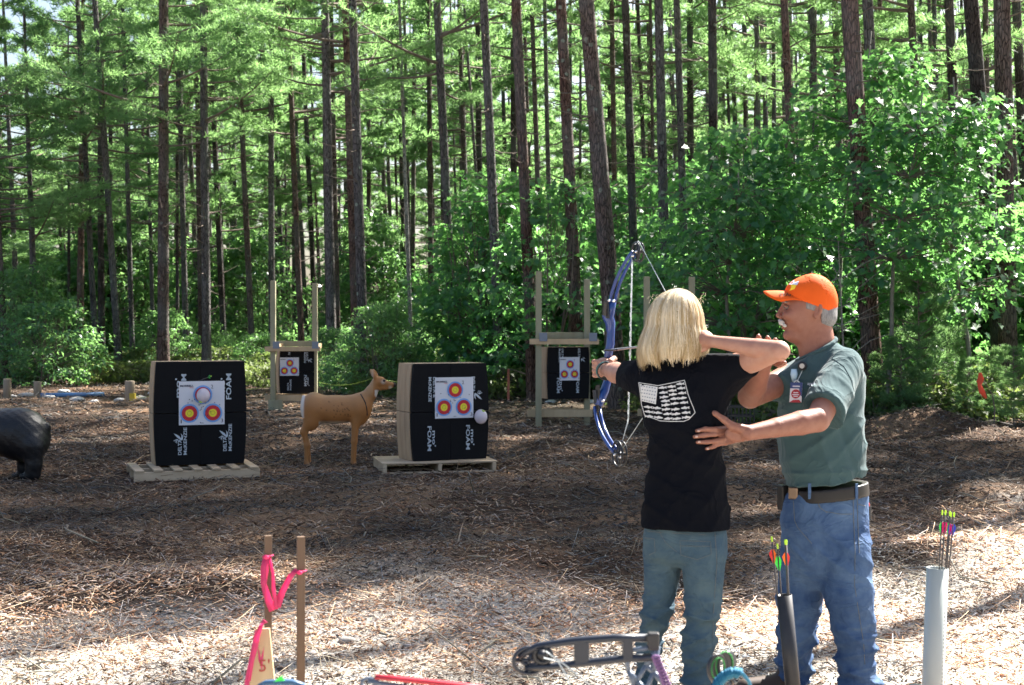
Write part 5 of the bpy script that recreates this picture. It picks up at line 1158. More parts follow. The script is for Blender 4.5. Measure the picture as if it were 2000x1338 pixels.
# body: core, neck, head
HC = P(1318, 634, 5.66)
def wcore(Q):
    d = uni(.02, cap(Q, P(1334, 735, 5.67), P(1336, 1000, 5.67), .07, .08), cap(Q, P(1332, 715, 5.67), P(1322, 665, 5.67), .056, .052))
    h = uni(.02, ell(Q, HC+np.array((0, 0, .0)), (.076, .092, .108)), ell(Q, HC+np.array((-.028, .050, -.055)), (.05, .05, .06)))
    h = uni(.01, h, cap(Q, HC+np.array((-.035, .096, -.005)), HC+np.array((-.042, .112, -.03)), .010, .015), cap(Q, HC+np.array((-.015, .098, -.062)), HC+np.array((-.055, .085, -.062)), .010, .010), ell(Q, HC+np.array((-.038, .085, -.092)), (.025, .02, .02)))
    for s in (-1, 1): h = smin(h, ell(Q, HC+np.array((s*.076, .01, -.01)), (.010, .018, .032)), .008)
    return smin(d, h, .03)
v1 = surf(wcore, (WX(1260), D0-.14, WZ(1040)), (WX(1400), D0+.2, WZ(565)), .009)
def warmL(Q):
    d = uni(.006, cap(Q, shL, elL, .048, .042), cap(Q, elL, elL+(wrL-elL)*.35, .044, .045), cap(Q, elL+(wrL-elL)*.35, wrL, .045, .028), cap(Q, wrL, P(1180, 718, 6.22), .028, .034))
    d = smin(d, ell(Q, P(1178, 716, 6.235), (.038, .038, .040)), .015)
    ch = []
    for i in range(4):      # fingers wrapped round the grip
        z = -.002-.020*i; r_ = .0105-.0006*i
        a = P(1166, 706, 6.23)+np.array((0, 0, z)); ch.append([(P(1174, 706, 6.21)+np.array((0, 0, z)), r_*1.1), (P(1161, 706, 6.225)+np.array((0, 0, z)), r_*1.08), (P(1160, 706, 6.265)+np.array((0, 0, z)), r_), (P(1175, 706, 6.285)+np.array((0, 0, z)), r_*.95), (P(1187, 706, 6.27)+np.array((0, 0, z)), r_*.85)])
    ch.append([(P(1182, 722, 6.20), .016), (P(1192, 706, 6.20), .0135), (P(1199, 700, 6.235), .0115), (P(1202, 701, 6.262), .0095)])
    return fingers(Q, d, ch)
lo, hi = bounds([shL, elL, wrL, haL, P(1158, 680, 6.3), P(1205, 745, 6.2)], .075); v2 = surf(warmL, lo, hi, .0052)
def warmR(Q):
    m1 = elR+(wrR-elR)*.3
    d = uni(.006, cap(Q, shR, shR+(elR-shR)*.55, .054, .046), cap(Q, shR+(elR-shR)*.55, elR, .046, .037), cap(Q, elR+np.array((.004, 0, .006)), m1, .034, .036), cap(Q, m1, wrR, .036, .0235), cap(Q, wrR, haR, .0235, .030)); d = smin(d, ell(Q, elR+np.array((.012, -.004, .0)), (.034, .034, .034)), .012)
    d = smin(d, ell(Q, haR+np.array((.005, .0, 0)), (.042, .028, .038)), .015); ch = []
    for i in range(4):
        o_ = haR+np.array((-.028, .012, .030-.020*i)); r_ = .010-.0005*i
        ch.append([(o_+np.array((.02, -.005, 0)), r_*1.1), (o_+np.array((-.018, .012, 0)), r_*1.05), (o_+np.array((-.022, .038, 0)), r_), (o_+np.array((0, .045, 0)), r_*.85)])
    ch.append([(haR+np.array((.01, -.01, -.03)), .014), (haR+np.array((-.02, -.004, -.045)), .012), (haR+np.array((-.045, .006, -.045)), .0095)])
    return fingers(Q, d, ch)
lo, hi = bounds([shR, elR, wrR, haR, haR-np.array((.06, 0, .03))], .08); v3 = surf(warmR, lo, hi, .0055)
v, f = joinvf([v1, v2, v3]); o = obj('body', mesh_np('body', v-WO, f), M['skin'], wom); finish(o)
bvBW = bvh_of(v3[0], v3[1])
# ribbed collar
mb = MB(); mb.tube([P(1334, 712, 5.67)+.066*np.array((math.cos(a), math.sin(a)*.95, -.18*math.sin(a)*0-.05*math.cos(a))) for a in np.linspace(0, 6.283, 25)]-WO*1.0 if False else [P(1334, 706, 5.67)+np.array((.064*math.cos(a), .060*math.sin(a), 0))-WO for a in np.linspace(0, 6.283, 25)], .008, 6, False); mb.build('collar', M['tee_black'], wom, True)
# hair
hr = np.random.default_rng(77)
def hair_end(phi):
    # lower edge (py) as function of azimuth: right side higher, back-left lowest
    x = math.cos(phi); return 696-10*x+ (2 if x < -.3 else 0)
base = lambda Q: uni(.02, ell(Q, P(1318, 630, 5.66), (.094, .098, .112)), loft(Q, [(WZ(698), WX(1314), D0, .085, .080, 0), (WZ(680), WX(1316), D0, .094, .090, 0), (WZ(650), WX(1317), D0, .094, .096, 0), (WZ(632), WX(1317), D0, .088, .09, 0)], p=2.0))
v, f = surf(base, (WX(1240), D0-.15, WZ(712)), (WX(1400), D0+.15, WZ(555)), .009)
hair_o = obj('hair', mesh_np('hair', v-WO, f, cols=np.tile((.30, .19, .08), (len(v), 1))), M['blond'], wom)
pal = np.array([(.74, .62, .42), (.80, .71, .54), (.58, .44, .24), (.44, .31, .15), (.68, .54, .33), (.84, .78, .64), (.30, .20, .10)])
vs = []; fs = []; cs = []; n0 = 0; crown_p = np.array((1328, 576.0))
NS = 10500; clump = hr.random((60, 3))
for i in range(NS):
    phi = hr.random()*2*math.pi; 
    if 0.9 < phi < 2.6 and hr.random() < .9: continue      # open towards the face
    lay = 1.0-.15*hr.random()**1.6; A = .117*lay; Bb = .122*lay; H = .143*lay; cl = clump[int(phi/6.2832*60) % 60]
    L = 15; th0 = .10+.5*hr.random()**2; pts = np.zeros((L, 3)); zend = WZ(hair_end(phi)+8*(cl[0]-.5)*2+hr.normal()*4-18*(1-lay)*3*hr.random()+(10 if hr.random() < .04 else 0))
    cx, cz = WX(1318), WZ(633); flare = .010+.012*hr.random()+(.016 if math.cos(phi) < -.6 else 0); wob = hr.normal(size=2)*.004; ph = hr.random()*6
    for k in range(L):
        s = k/(L-1)
        if s < .5: th = th0+(math.pi/2-th0)*(s/.5); rr = math.sin(th); z = cz+H*math.cos(th); fl = 0
        else: q = (s-.5)/.5; rr = 1.0; z = cz*(1-q)+zend*q; fl = flare*math.sin(q*1.9)-.020*max(0, q-.75)*(1.2+cl[1])
        px_ = cx+.018*(1-rr)+(A*rr+fl)*math.cos(phi+.05*math.sin(s*5+ph)); py_ = D0+(Bb*rr+fl)*math.sin(phi+.05*math.sin(s*5+ph))
        pts[k] = (px_+wob[0]*s*math.sin(3*s+ph)+.006*(cl[2]-.5)*s, py_+wob[1]*s, z)
    nrm = np.array((math.cos(phi), math.sin(phi), .2)); tg = np.gradient(pts, axis=0); sd_ = np.cross(tg, nrm); sd_ /= np.linalg.norm(sd_, axis=1, keepdims=True)+1e-9
    wd = (.0011*(1-.6*np.linspace(0, 1, L)**3))[:, None]; a = pts-sd_*wd; b = pts+sd_*wd
    vs.append(np.stack([a, b], 1).reshape(-1, 3)); k = np.arange(L-1)*2+n0; fs.append(np.stack([k, k+1, k+3, k+2], 1)); n0 += 2*L
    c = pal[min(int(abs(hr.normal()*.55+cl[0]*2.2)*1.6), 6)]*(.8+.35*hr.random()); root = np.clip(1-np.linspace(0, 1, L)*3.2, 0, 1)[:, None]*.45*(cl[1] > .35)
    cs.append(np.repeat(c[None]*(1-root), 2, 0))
for i in range(60):     # loose flyaway hairs near the crown
    phi = hr.random()*6.283; L = 8; p = P(1318+50*math.cos(phi)*hr.random(), 585, 5.66+.08*math.sin(phi)); d = np.array((math.cos(phi)*.5, math.sin(phi)*.4, .6+hr.normal()*.3)); pts = np.array([p+d*.055*(k/7)*(hr.random()*.2+.8)-np.array((0, 0, .04*(k/7)**2)) for k in range(L)])
    a = pts-np.array((.0005, 0, 0)); b = pts+np.array((.0005, 0, 0)); vs.append(np.stack([a, b], 1).reshape(-1, 3)); k = np.arange(L-1)*2+n0; fs.append(np.stack([k, k+1, k+3, k+2], 1)); n0 += 2*L; cs.append(np.tile((.8, .7, .5), (2*L, 1)))
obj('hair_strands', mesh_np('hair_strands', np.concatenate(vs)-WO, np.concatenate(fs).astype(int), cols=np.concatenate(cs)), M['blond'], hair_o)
# print on the back: flag made of fish
mb = MB()
def decal(poly, mb_=mb, bv=bvT, O_=WO, off=.0025):
    c = np.mean(poly, 0); pts = [onto(bv, x, y, off) for x, y in poly]; pc = onto(bv, c[0], c[1], off)
    if pc is None or any(p is None for p in pts): return
    n = len(pts); mb_.add([np.array(p)-O_ for p in pts]+[np.array(pc)-O_], [(k, (k+1) % n, n) for k in range(n)])
def line(a, b, w, m_=mb):
    a = np.array(a, float); b = np.array(b, float); n = max(1, int(np.linalg.norm(b-a)/8)); d = (b-a)/np.linalg.norm(b-a); q = np.array((-d[1], d[0]))*w/2
    for k in range(n): s = a+(b-a)*k/n; e = a+(b-a)*(k+1)/n; decal([s-q, e-q, e+q, s+q], m_)
bd = [(1248.5, 747.5), (1286, 753.5), (1337, 743), (1344, 770), (1357.5, 806), (1345, 819), (1336, 823), (1310, 823), (1290, 822), (1260, 811), (1254, 790), (1248.5, 747.5)]
for a, b in zip(bd[:-1], bd[1:]): line(a, b, 1.3)
can = [(1250.5, 750), (1285, 756), (1283.5, 773), (1282, 789), (1268, 787), (1254, 783)]
for i in range(3):
    for j in range(3):
        def cq(u, v_): 
            t0 = np.array((1250.5, 750))*(1-u)+np.array((1285, 756))*u; t1 = np.array((1254, 783))*(1-u)+np.array((1281.5, 789.5))*u; return t0*(1-v_)+t1*v_
        decal([cq(i/3, j/3), cq((i+1)/3, j/3), cq((i+1)/3, (j+1)/3), cq(i/3, (j+1)/3)])
FISH = [(-1, 0), (-.7, .32), (-.2, .55), (.0, .85), (.2, .5), (.6, .22), (.72, .2), (1, .6), (.93, 0), (1, -.6), (.72, -.2), (.5, -.25), (.25, -.7), (.1, -.45), (-.6, -.35)]
fr = random.Random(5)
def fish(cx, cy, w, h, ang, flip): 
    c, s = math.cos(ang), math.sin(ang); 
    pl_ = [(x*w*(-1 if flip else 1), -y*h) for x, y in FISH]; decal([(cx+x*c-y*s, cy+x*s+y*c) for x, y in pl_])
for r_ in range(5):
    for c_ in range(3):
        fish(1294+c_*17.2+r_*1.8, 757.5+r_*8.6-c_*3.2+1.2*math.sin(c_*2+r_), 8.6, 4.3, -.10, fr.random() < .5)
for r_ in range(3):
    for c_ in range(5):
        x = 1266+c_*18+r_*1.5
        y = 794+r_*9.2+(c_*2.2 if c_ < 3 else 4.4-(c_-3)*2.5)
        if x < 1352: fish(x, y+1.0, 8.8, 4.2, .10 if c_ < 2 else -.08, fr.random() < .5)
mb.build('shirt_print', mat('white_screen_print', (.55, .55, .55), .85, .1), wtee)
st = MB()
for i in range(6):
    for j in range(5):
        u, v_ = (i+.5+.25*(j % 2))/6.4, (j+.5)/5; p = cq(u, v_); decal([p+np.array((1.3*math.cos(q), 1.3*math.sin(q))) for q in np.linspace(0, 6.283, 7)[:-1]], st, off=.0034)
st.build('star_print', mat('blue_grey_ink', (.06, .10, .15), .8), wtee)
# bracelets
t = thing('bracelet', 'dark green and black bands round the left wrist of the archer', 'bracelet', P(1182, 724, 6.16)); O = P(1182, 724, 6.16); ax = (haL-elL); ax /= np.linalg.norm(ax); u_ = np.cross(ax, (0, 0, 1)); u_ /= np.linalg.norm(u_); w_ = np.cross(ax, u_)
for off, rr, tr, m, nm in ((-.012, .0385, .0036, 'rubber', 'band'), (.0, .0375, .004, 'tealband', 'band'), (.012, .0365, .003, 'rubber', 'band')):
    if m == 'tealband' and m not in M: M[m] = mat('teal_band', (.02, .16, .15), .4)
    mb = MB(); mb.tube([ax*off+rr*(math.cos(a)*u_+math.sin(a)*w_)+ax*.006*math.sin(a) for a in np.linspace(0, 6.283, 25)], tr, 6, False); mb.build(nm, M[m], t, True)
# shoes
def shoes(par, O_, items, m):
    for (x, y, yaw, L) in items:
        c, s = math.cos(yaw), math.sin(yaw); dirv = np.array((c, s, 0))
        def sf(Q): 
            h = np.array((x, y, .055))-dirv*.04; t_ = np.array((x, y, .042))+dirv*(L-.10)
            d = uni(.03, cap(Q, h, t_, .048, .042), cap(Q, np.array((x, y, .05)), np.array((x, y, .13)), .048, .045)); return np.maximum(d, .004-Q[:, 2])
        v, f = surf(sf, (x-.32, y-.32, -.02), (x+.32, y+.32, .2), .011); obj('shoe', mesh_np('shoe', v-O_, f), m, par)
shoes(wom, WO, [(WX(1263), 5.80, 2.0, .27), (WX(1360)+.0, 5.62, 1.5, .27)], M['rubber'])

# ---------------------------------------------------- THE BLUE BOW
t = thing('compound_bow', 'blue compound bow at full draw in the hands of the archer', 'bow', P(1188, 720, 6.27)); O = P(1188, 720, 6.27)
hand = P(1188, 715, 6.27); nock = P(1352, 668, 5.60); ad = nock-hand; ad[2] = 0; ad /= np.linalg.norm(ad); lat = np.array((-ad[1], ad[0], 0)); 
if lat[0] < 0: lat = -lat
def bw(px, py, D): return P(px, py, D)-O
ris = [(1197, 588, 6.24), (1193, 604, 6.255), (1187, 618, 6.27), (1192, 632, 6.27), (1193, 650, 6.265), (1192, 672, 6.26), (1188, 692, 6.265), (1187, 715, 6.275), (1186, 745, 6.27), (1181, 762, 6.265), (1174, 775, 6.26), (1168, 792, 6.255)]
wd = [.019, .025, .034, .029, .023, .024, .023, .021, .023, .026, .031, .025]
mb = MB(); mb.tube([bw(*q) for q in ris], wd, 12, flat=.75, up=ad); o = mb.build('riser', M['bow_blue'], t, True)
mb = MB(); mb.tube([bw(1187, 698, 6.26), bw(1187, 742, 6.262)], [.020, .021], 10); mb.build('grip', M['bow_black'], t, True)
for pts in ([(1196, 592, 6.24), (1199, 575, 6.225), (1206, 552, 6.19), (1217, 528, 6.14), (1229, 507, 6.08), (1240, 492, 6.03)], [(1166, 794, 6.25), (1169, 815, 6.225), (1175, 836, 6.18), (1184, 855, 6.12), (1194, 871, 6.06), (1203, 882, 6.02)]):
    for s in (-1, 1):
        mb = MB(); mb.tube([bw(*q)+lat*s*.0125 for q in pts], [.0085]*6, 8, flat=.8, up=ad); mb.build('limb', M['bow_blue'], t, True)
for (x, y, D) in ((1190, 600, 6.235), (1171, 778, 6.245)):
    mb = MB(); d_ = 1 if y < 700 else -1; mb.prism([(-.018, -.05*d_), (.012, -.045*d_), (.018, .05*d_), (-.006, .05*d_)] if d_ > 0 else [(-.018, .06), (.010, .055), (.014, -.05), (-.014, -.055)], bw(x-5, y, D)-lat*.0-ad*.004, ad*-1, (0, 0, 1), lat, .008); mb.tube([bw(x-6, y-10*d_, D), bw(x-7, y+16*d_, D+.01)], [.012, .016], 8, flat=.6); mb.build('limb_pocket', M['bow_black'], t)
mb = MB()
for (x, y, D) in ((1190, 587, 6.2), (1199, 588, 6.2), (1243, 492, 5.99), (1250, 487, 5.99), (1236, 500, 5.99), (1178, 783, 6.22), (1201, 888, 5.98), (1213, 893, 5.98)):
    c = bw(x, y, D); mb.tube([c-lat*.004-np.array((0, .008, 0)), c+lat*.004+np.array((0, .008, 0))], .0055, 10)
mb.build('bolts', M['metal'], t, True)
def cam_wheel(x, y, D, r_, up):
    c = bw(x, y, D); mb = MB()
    for s in (-.010, .010): ring(mb, c+lat*s, r_, r_*1.15, .0045, 24, (0, 0, 1), ad)
    ring(mb, c, r_*.5, r_*.6, .004, 16, (0, 0, 1), ad); mb.tube([c-ad*r_, c+ad*r_], .005, 6); mb.tube([c-np.array((0, 0, r_)), c+np.array((0, 0, r_))], .005, 6); mb.tube([c-lat*.02, c+lat*.02], .007, 10); mb.build('cam', M['bow_black'], t, True)
cam_wheel(1246, 492, 6.01, .034, 1); cam_wheel(1210, 886, 6.0, .046, -1)
mb = MB(); mb.tube([bw(1249, 474, 6.0), nock-O], .0016, 5); mb.tube([bw(1216, 876, 5.98), nock-O], .0016, 5)
for dx in (0, 1.6): mb.tube([bw(1234+dx, 500, 6.03), bw(1230+dx, 690, 6.1), bw(1226+dx, 820, 6.05), bw(1213, 872, 6.0)], .0013, 5)
mb.tube([bw(1240, 478, 6.0), bw(1247, 471, 6.0), bw(1252, 478, 6.0)], .003, 6); mb.build('string', M['string'], t, True)
mb = MB()
for q in range(17):
    y = 515+q*19; mb.tube([bw(1234-.026*(y-500)*1.0, y, 6.045), bw(1234-.026*(y-500), y+9, 6.045)], .0026, 5)
mb.build('cable_serving', mat('serving', (.62, .68, .68), .7), t)['kind'] = 'stuff'
mb = MB(); mb.tube([bw(1182, 684, 6.24), bw(1200, 684, 6.16), bw(1205, 683, 6.14)], .004, 6); mb.build('arrow_rest', M['bow_black'], t)
ta = arrow('silver arrow nocked on the blue bow', P(1181, 685, 6.29), P(1352, 666, 5.60), M['shaft_al'], M['f_or'], .0052, .05, .014)

# ---------------------------------------------------- INSTRUCTOR
man = thing('person', 'person with orange cap, white moustache, green t-shirt and jeans guiding the archer\'s elbow', 'person', (1.33, 6.0, 0)); MO = np.array((1.33, 6.0, 0))
D1 = 6.0; SM = D1/FPX
def MX(px): return (px-1000)*SM
def MZ(py): return CAMH-(py-HOR)*SM
def mkey(py, xl, xr, b, y=0.0, an=.15): return (MZ(py), MX((xl+xr)/2), D1+y, (xr-xl)/2*SM, b, an)
SL = P(1645, 726, 5.90); EL = P(1597, 820, 5.63); WL = P(1461, 846, 5.50)
SR = P(1543, 738, 6.06); ER = P(1465, 774, 5.84); WR = P(1494, 702, 5.60)
tk = [mkey(672, 1568, 1628, .06), mkey(684, 1556, 1648, .075), mkey(696, 1544, 1668, .095), mkey(712, 1532, 1682, .115), mkey(735, 1524, 1690, .132), mkey(765, 1520, 1691, .142), mkey(810, 1519, 1687, .146), mkey(860, 1520, 1686, .150), mkey(900, 1524, 1690, .152), mkey(930, 1531, 1692, .148), mkey(955, 1541, 1690, .138), mkey(962, 1546, 1688, .132)]
def mtee_f(Q):
    d = loft(Q, tk)
    up = SL+(EL-SL)*.80
    d = smin(d, capcut(Q, SL, P(1608, 803, 5.70), .080, .091), .022)
    d = smin(d, capcut(Q, SR, SR+(ER-SR)*.45, .070, .072), .022)
    d = smin(d, cap(Q, P(1590, 690, 6.0), P(1650, 712, 5.93), .05, .07), .04)
    # neck opening
    d = np.maximum(d, (Q[:, 2]-MZ(703)-(Q[:, 0]-MX(1558))*.62)*.85)
    d = np.maximum(d, MZ(949)+(Q[:, 0]-MX(1543))*.125-Q[:, 2])
    z = Q[:, 2]; w1 = -wrs(Q, 30, 14, 26, .45)*.006*np.clip((MZ(700)-z)/.15, 0, 1); w2 = -wrs(Q, -50, 16, 60, .4, 1.7)*.007*np.clip(1-np.abs(z-MZ(850))/.2, .1, 1); w3 = -wrs(Q, 6, 8, 110, .3, .5)*.006*np.clip((MZ(890)-z)/.06, 0, 1)
    w4 = -.007*np.exp(-((Q[:, 0]-MX(1640)+(z-MZ(870))*.35)/.016)**2)*np.clip((MZ(800)-z)/.1, 0, 1)
    return d+w1+w2+w3-w4
v, f = surf(mtee_f, (MX(1495), D1-.42, MZ(968)), (MX(1712), D1+.25, MZ(664)), .0075)
mtee = obj('t_shirt', mesh_np('t_shirt', v-MO, f), M['tee_green'], man); finish(mtee); bvMT = bvh_of(v, f)
mb = MB()
q = seam(bvMT, [(1577, 776), (1600, 792), (1625, 812), (1641, 822)], 0, .0012)
for off in (0,):
    if len(q) > 2: mb.tube([np.array(p)-MO for p in q], .0012, 4)
q = seam(bvMT, [(1625, 700), (1648, 716), (1662, 740), (1668, 765)], 0, .001)
if len(q) > 2: mb.tube([np.array(p)-MO for p in q], .0012, 4)
mb.build('shirt_seams', mat('dark_green_thread', (.04, .075, .08), .8), mtee)
mb = MB(); mb.tube([np.array((MX(1594)+.080*math.cos(a), D1-.004+.080*math.sin(a), MZ(683)+.047*math.cos(a)+.004*math.sin(2*a)))-MO for a in np.linspace(0, 6.283, 33)], .0095, 8, False); mb.build('collar', M['tee_green'], man, True)
# jeans
def jean2_f(Q):
    K = [(MZ(1150), MX(1611), D1, .07, .04, .15), (MZ(1120), MX(1611), D1, .13, .08, .15), (MZ(1085), MX(1612), D1, .174, .12, .15), (MZ(1060), MX(1612), D1, .184, .138, .15), (MZ(1020), MX(1611), D1, .186, .145, .15), (MZ(980), MX(1611), D1, .182, .143, .15), (MZ(955), MX(1615), D1, .165, .133, .15), (MZ(915), MX(1617), D1, .155, .128, .15)]
    d = loft(Q, K)
    n = uni(.03, cap(Q, P(1654, 1080, 5.94), P(1658, 1165, 5.92), .105, .098), cap(Q, P(1658, 1165, 5.92), P(1668, 1225, 5.92), .098, .088), cap(Q, P(1668, 1225, 5.92), P(1678, 1352, 5.96), .086, .082), cap(Q, P(1676, 1335, 5.94), P(1668, 1360, 5.90), .088, .086))
    g = uni(.03, cap(Q, P(1568, 1080, 6.05), P(1562, 1170, 6.08), .098, .096), cap(Q, P(1562, 1170, 6.08), P(1556, 1240, 6.06), .094, .082), cap(Q, P(1556, 1240, 6.06), P(1547, 1352, 6.10), .082, .076))
    d = smin(d, smin(n, g, .01), .03); d = np.maximum(np.maximum(d, .045-Q[:, 2]), Q[:, 2]-MZ(961)-(Q[:, 0]-MX(1543))*.11); z = Q[:, 2]; b = np.clip((MZ(1150)-z)/.25, 0, 1)
    d = d-.0035*wrs(Q, 50, 12, 40, .5)-b*(.012*wrs(Q, 34, 12, 60, .45)+.010*wrs(Q, -40, 10, 90, .5, 2))-np.clip((MZ(1285)-z)/.06, 0, 1)*.012*wrs(Q, 8, 5, 120, .4, 1.2)
    d = d-.010*wrs(Q, 60, 15, 70, .4, 2.6)*np.exp(-((z-MZ(1075))/.06)**2)
    return d
v, f = surf(jean2_f, (MX(1498), D1-.22, .02), (MX(1728), D1+.3, MZ(920)), .0085)
mj = obj('jeans', mesh_np('jeans', v-MO, f), M['jean2'], man); finish(mj); bvMJ = bvh_of(v, f)
mb = MB()
for pts in ([(1595, 976), (1600, 990), (1612, 999), (1640, 1004), (1664, 1004)], [(1596, 978), (1603, 993), (1616, 1002)], [(1550, 978), (1552, 1016), (1558, 1030), (1568, 1042), (1586, 1062)], [(1666, 975), (1667, 1016), (1670, 1080), (1669, 1143), (1680, 1214), (1687, 1260), (1689, 1298)], [(1674, 975), (1675, 1016), (1678, 1080)], [(1676, 985), (1690, 988)]):
    q = seam(bvMJ, pts, 0)
    if len(q) > 2: mb.tube([np.array(p)-MO for p in q], .0014, 4)
mb.build('stitching', M['stitch'], man)
# belt
def belt_f(Q):
    K = [(MZ(972), MX(1616), D1, .172, .152, .15), (MZ(960), MX(1616), D1, .170, .151, .15), (MZ(947), MX(1616), D1, .167, .149, .15)]; K2 = [(z, x, y, a-.012, b-.012, an) for z, x, y, a, b, an in K]
    d = loft(Q, K); zt = MZ(971)+(MX(1690)-Q[:, 0])*0; return d
# belt follows a slight tilt: lower in front than at the back
def belt_g(Q):
    Q2 = Q.copy(); Q2[:, 2] = Q[:, 2]-(Q[:, 0]-MX(1617))*.10; return belt_f(Q2)
v, f = surf(belt_g, (MX(1525), D1-.18, MZ(985)), (MX(1710), D1+.18, MZ(935)), .0055); obj('belt', mesh_np('belt', v-MO, f), M['leather'], man); bvB = bvh_of(v, f)
mb = MB(); p = onto(bvB, 1552, 963, .004); p = np.array(p)-MO if p is not None else P(1552, 963, 5.9)-MO
p = p+np.array((-.004, -.010, 0)); mb.box(p, (.040, .012, .050), rz=-.45); o = mb.build('buckle', M['brass'], man, bevel=.004)
for x in (1582, 1672):
    p = onto(bvB, x, 960, .003)
    if p is not None: mb = MB(); mb.box(np.array(p)-MO, (.013, .006, .066), rz=-.1 if x < 1600 else .3); mb.build('belt_loop', M['jean2'], man, bevel=.002)
t = thing('belt_pouch', 'dark pouch on the belt at the far hip of the instructor', 'pouch', P(1529, 972, 6.02)); mb = MB(); mb.box((0, 0, 0), (.03, .06, .11), rz=.2); mb.build('pouch', M['leather'], t, bevel=.006)
t = thing('pocket_tool', 'small dark tool with a red tip in the rear pocket of the instructor', 'tool', P(1697, 993, 5.98)); mb = MB(); mb.tube([(0, 0, -.05), (0, 0, .01)], .010, 8); mb.build('handle', M['rubber'], t); mb = MB(); mb.tube([(-.003, 0, .008), (-.006, -.005, .022)], .007, 8); mb.build('red_tip', M['f_red'], t)
# body: head, neck, core
def H_(px, py, dy=0.0): return P(px, py, D1+dy)
def mcore(Q):
    d = cap(Q, H_(1606, 740), H_(1612, 880), .10, .10)
    d = uni(.03, d, cap(Q, H_(1597, 640), H_(1603, 700), .060, .072), cap(Q, H_(1570, 662), H_(1590, 705), .034, .055))
    return smin(d, mhead(Q), .022)
def mhead(Q):
    h = uni(.02, ell(Q, H_(1585, 597), (.098, .077, .108)), ell(Q, H_(1560, 628), (.062, .058, .066)), ell(Q, H_(1553, 608), (.052, .060, .078)), cap(Q, H_(1545, 655, -.012), H_(1545, 655, .012), .026, .026))
    h = smin(h, cap(Q, H_(1590, 640), H_(1558, 656), .05, .035), .02)
    h = smin(h, cap(Q, H_(1533.5, 589, -.032), H_(1533.5, 589, .032), .011, .011), .014)                # brow
    h = smin(h, cap(Q, H_(1530, 597), H_(1520.5, 616), .0085, .012), .010)                              # nose
    for s in (-1, 1): h = smin(h, ell(Q, H_(1526, 619, s*.012), (.013, .008, .009)), .006)
    h = smin(h, ell(Q, H_(1541, 616, -.040), (.028, .020, .022)), .015); h = smin(h, ell(Q, H_(1541, 616, .040), (.028, .020, .022)), .015)   # cheeks
    h = smin(h, cap(Q, H_(1529.5, 633.5, -.014), H_(1529.5, 633.5, .014), .008, .008), .006); h = smin(h, cap(Q, H_(1530.5, 640, -.013), H_(1530.5, 640, .013), .0085, .0085), .006)
    pass
    for s in (-1, 1): h = -smin(-h, cap(Q, H_(1531, 622, s*.026), H_(1540, 640, s*.040), .0035, .003), .006); pass
    h = smin(h, cap(Q, H_(1537, 655, -.010), H_(1537, 655, .010), .017, .017), .012)
    for s in (-1, 1): h = -smin(-h, ell(Q, H_(1531.5, 599.5, s*.037), (.016, .016, .011)), .008)        # eye sockets
    for s in (-1, 1):
        e = uni(.004, ell(Q, H_(1598, 606, s*.080), (.018, .009, .031), (0, .2, s*.35)), ell(Q, H_(1594, 618, s*.078), (.011, .007, .013)))
        e = -smin(-e, ell(Q, H_(1596, 605, s*.090), (.010, .008, .019), (0, .2, 0)), .003)
        h = smin(h, e, .006)
    return h
va = surf(mcore, (MX(1500), D1-.18, MZ(960)), (MX(1680), D1+.18, MZ(664)), .010)
vb = surf(lambda Q: np.maximum(mcore(Q), MZ(700)-Q[:, 2]), (MX(1508), D1-.11, MZ(702)), (MX(1640), D1+.11, MZ(540)), .0038)
def marmL(Q):
    m1 = EL+(WL-EL)*.25
    return uni(.006, cap(Q, SL, EL, .060, .049), cap(Q, EL, m1, .048, .048), cap(Q, m1, EL+(WL-EL)*.6, .048, .0375), cap(Q, EL+(WL-EL)*.6, WL, .0375, .029))
def surfpt(px, py, off): p = onto(bvT, px, py, off); return np.array(p) if p is not None else P(px, py, 5.56)
tips = {'i': ((1361, 841.5), (1377, 838), (1393, 836.5), (1412, 836)), 'm': ((1357, 852.5), (1374, 850), (1391, 848), (1413, 847)), 'r': ((1362, 863), (1378, 861), (1393, 859), (1413, 857)), 'p': ((1379, 876), (1391, 872.5), (1401, 869), (1416, 865))}
def marmLh(Q):
    d = marmL(Q); ch = []
    for i, k_ in enumerate('imrp'):
        T, m_, pp, kn = tips[k_]; rr = (.0088, .0092, .0088, .0078)[i]
        kp = surfpt(*kn, .020); 
        if kp[1] > 5.60: kp = P(kn[0], kn[1], 5.545)
        ch.append([(WL+np.array((0, 0, .012-.008*i)), .016), (kp, rr*1.35), (surfpt(*pp, .015), rr*1.12), (surfpt(*m_, .010), rr*1.06), (surfpt(*T, .006), rr*.86)])
    ch.append([(WL+np.array((0, -.004, .01)), .020), (P(1431, 833, 5.50), .0175), (P(1413, 819, 5.505), .0130), (P(1397, 808, 5.51), .0105), (P(1395, 806, 5.512), .0095)])
    d = smin(d, ell(Q, (WL+P(1415, 850, 5.53))/2, (.045, .014, .030), (0, .12, .1)), .012)
    return fingers(Q, d, ch, .0055)
lo, hi = bounds([SL, EL, P(1500, 850, 5.5)], .08); vc = surf(lambda Q: np.maximum(marmL(Q), MX(1478)-Q[:, 0]), (MX(1478)-.01, lo[1], lo[2]), hi, .008)
hb0, hb1 = bounds([P(1350, 795, 5.5), P(1490, 885, 5.6), WL], .03); vd = surf(lambda Q: np.maximum(marmLh(Q), Q[:, 0]-MX(1484)), (hb0[0], 5.40, hb0[2]), (MX(1484)+.01, 5.66, hb1[2]), .0036)
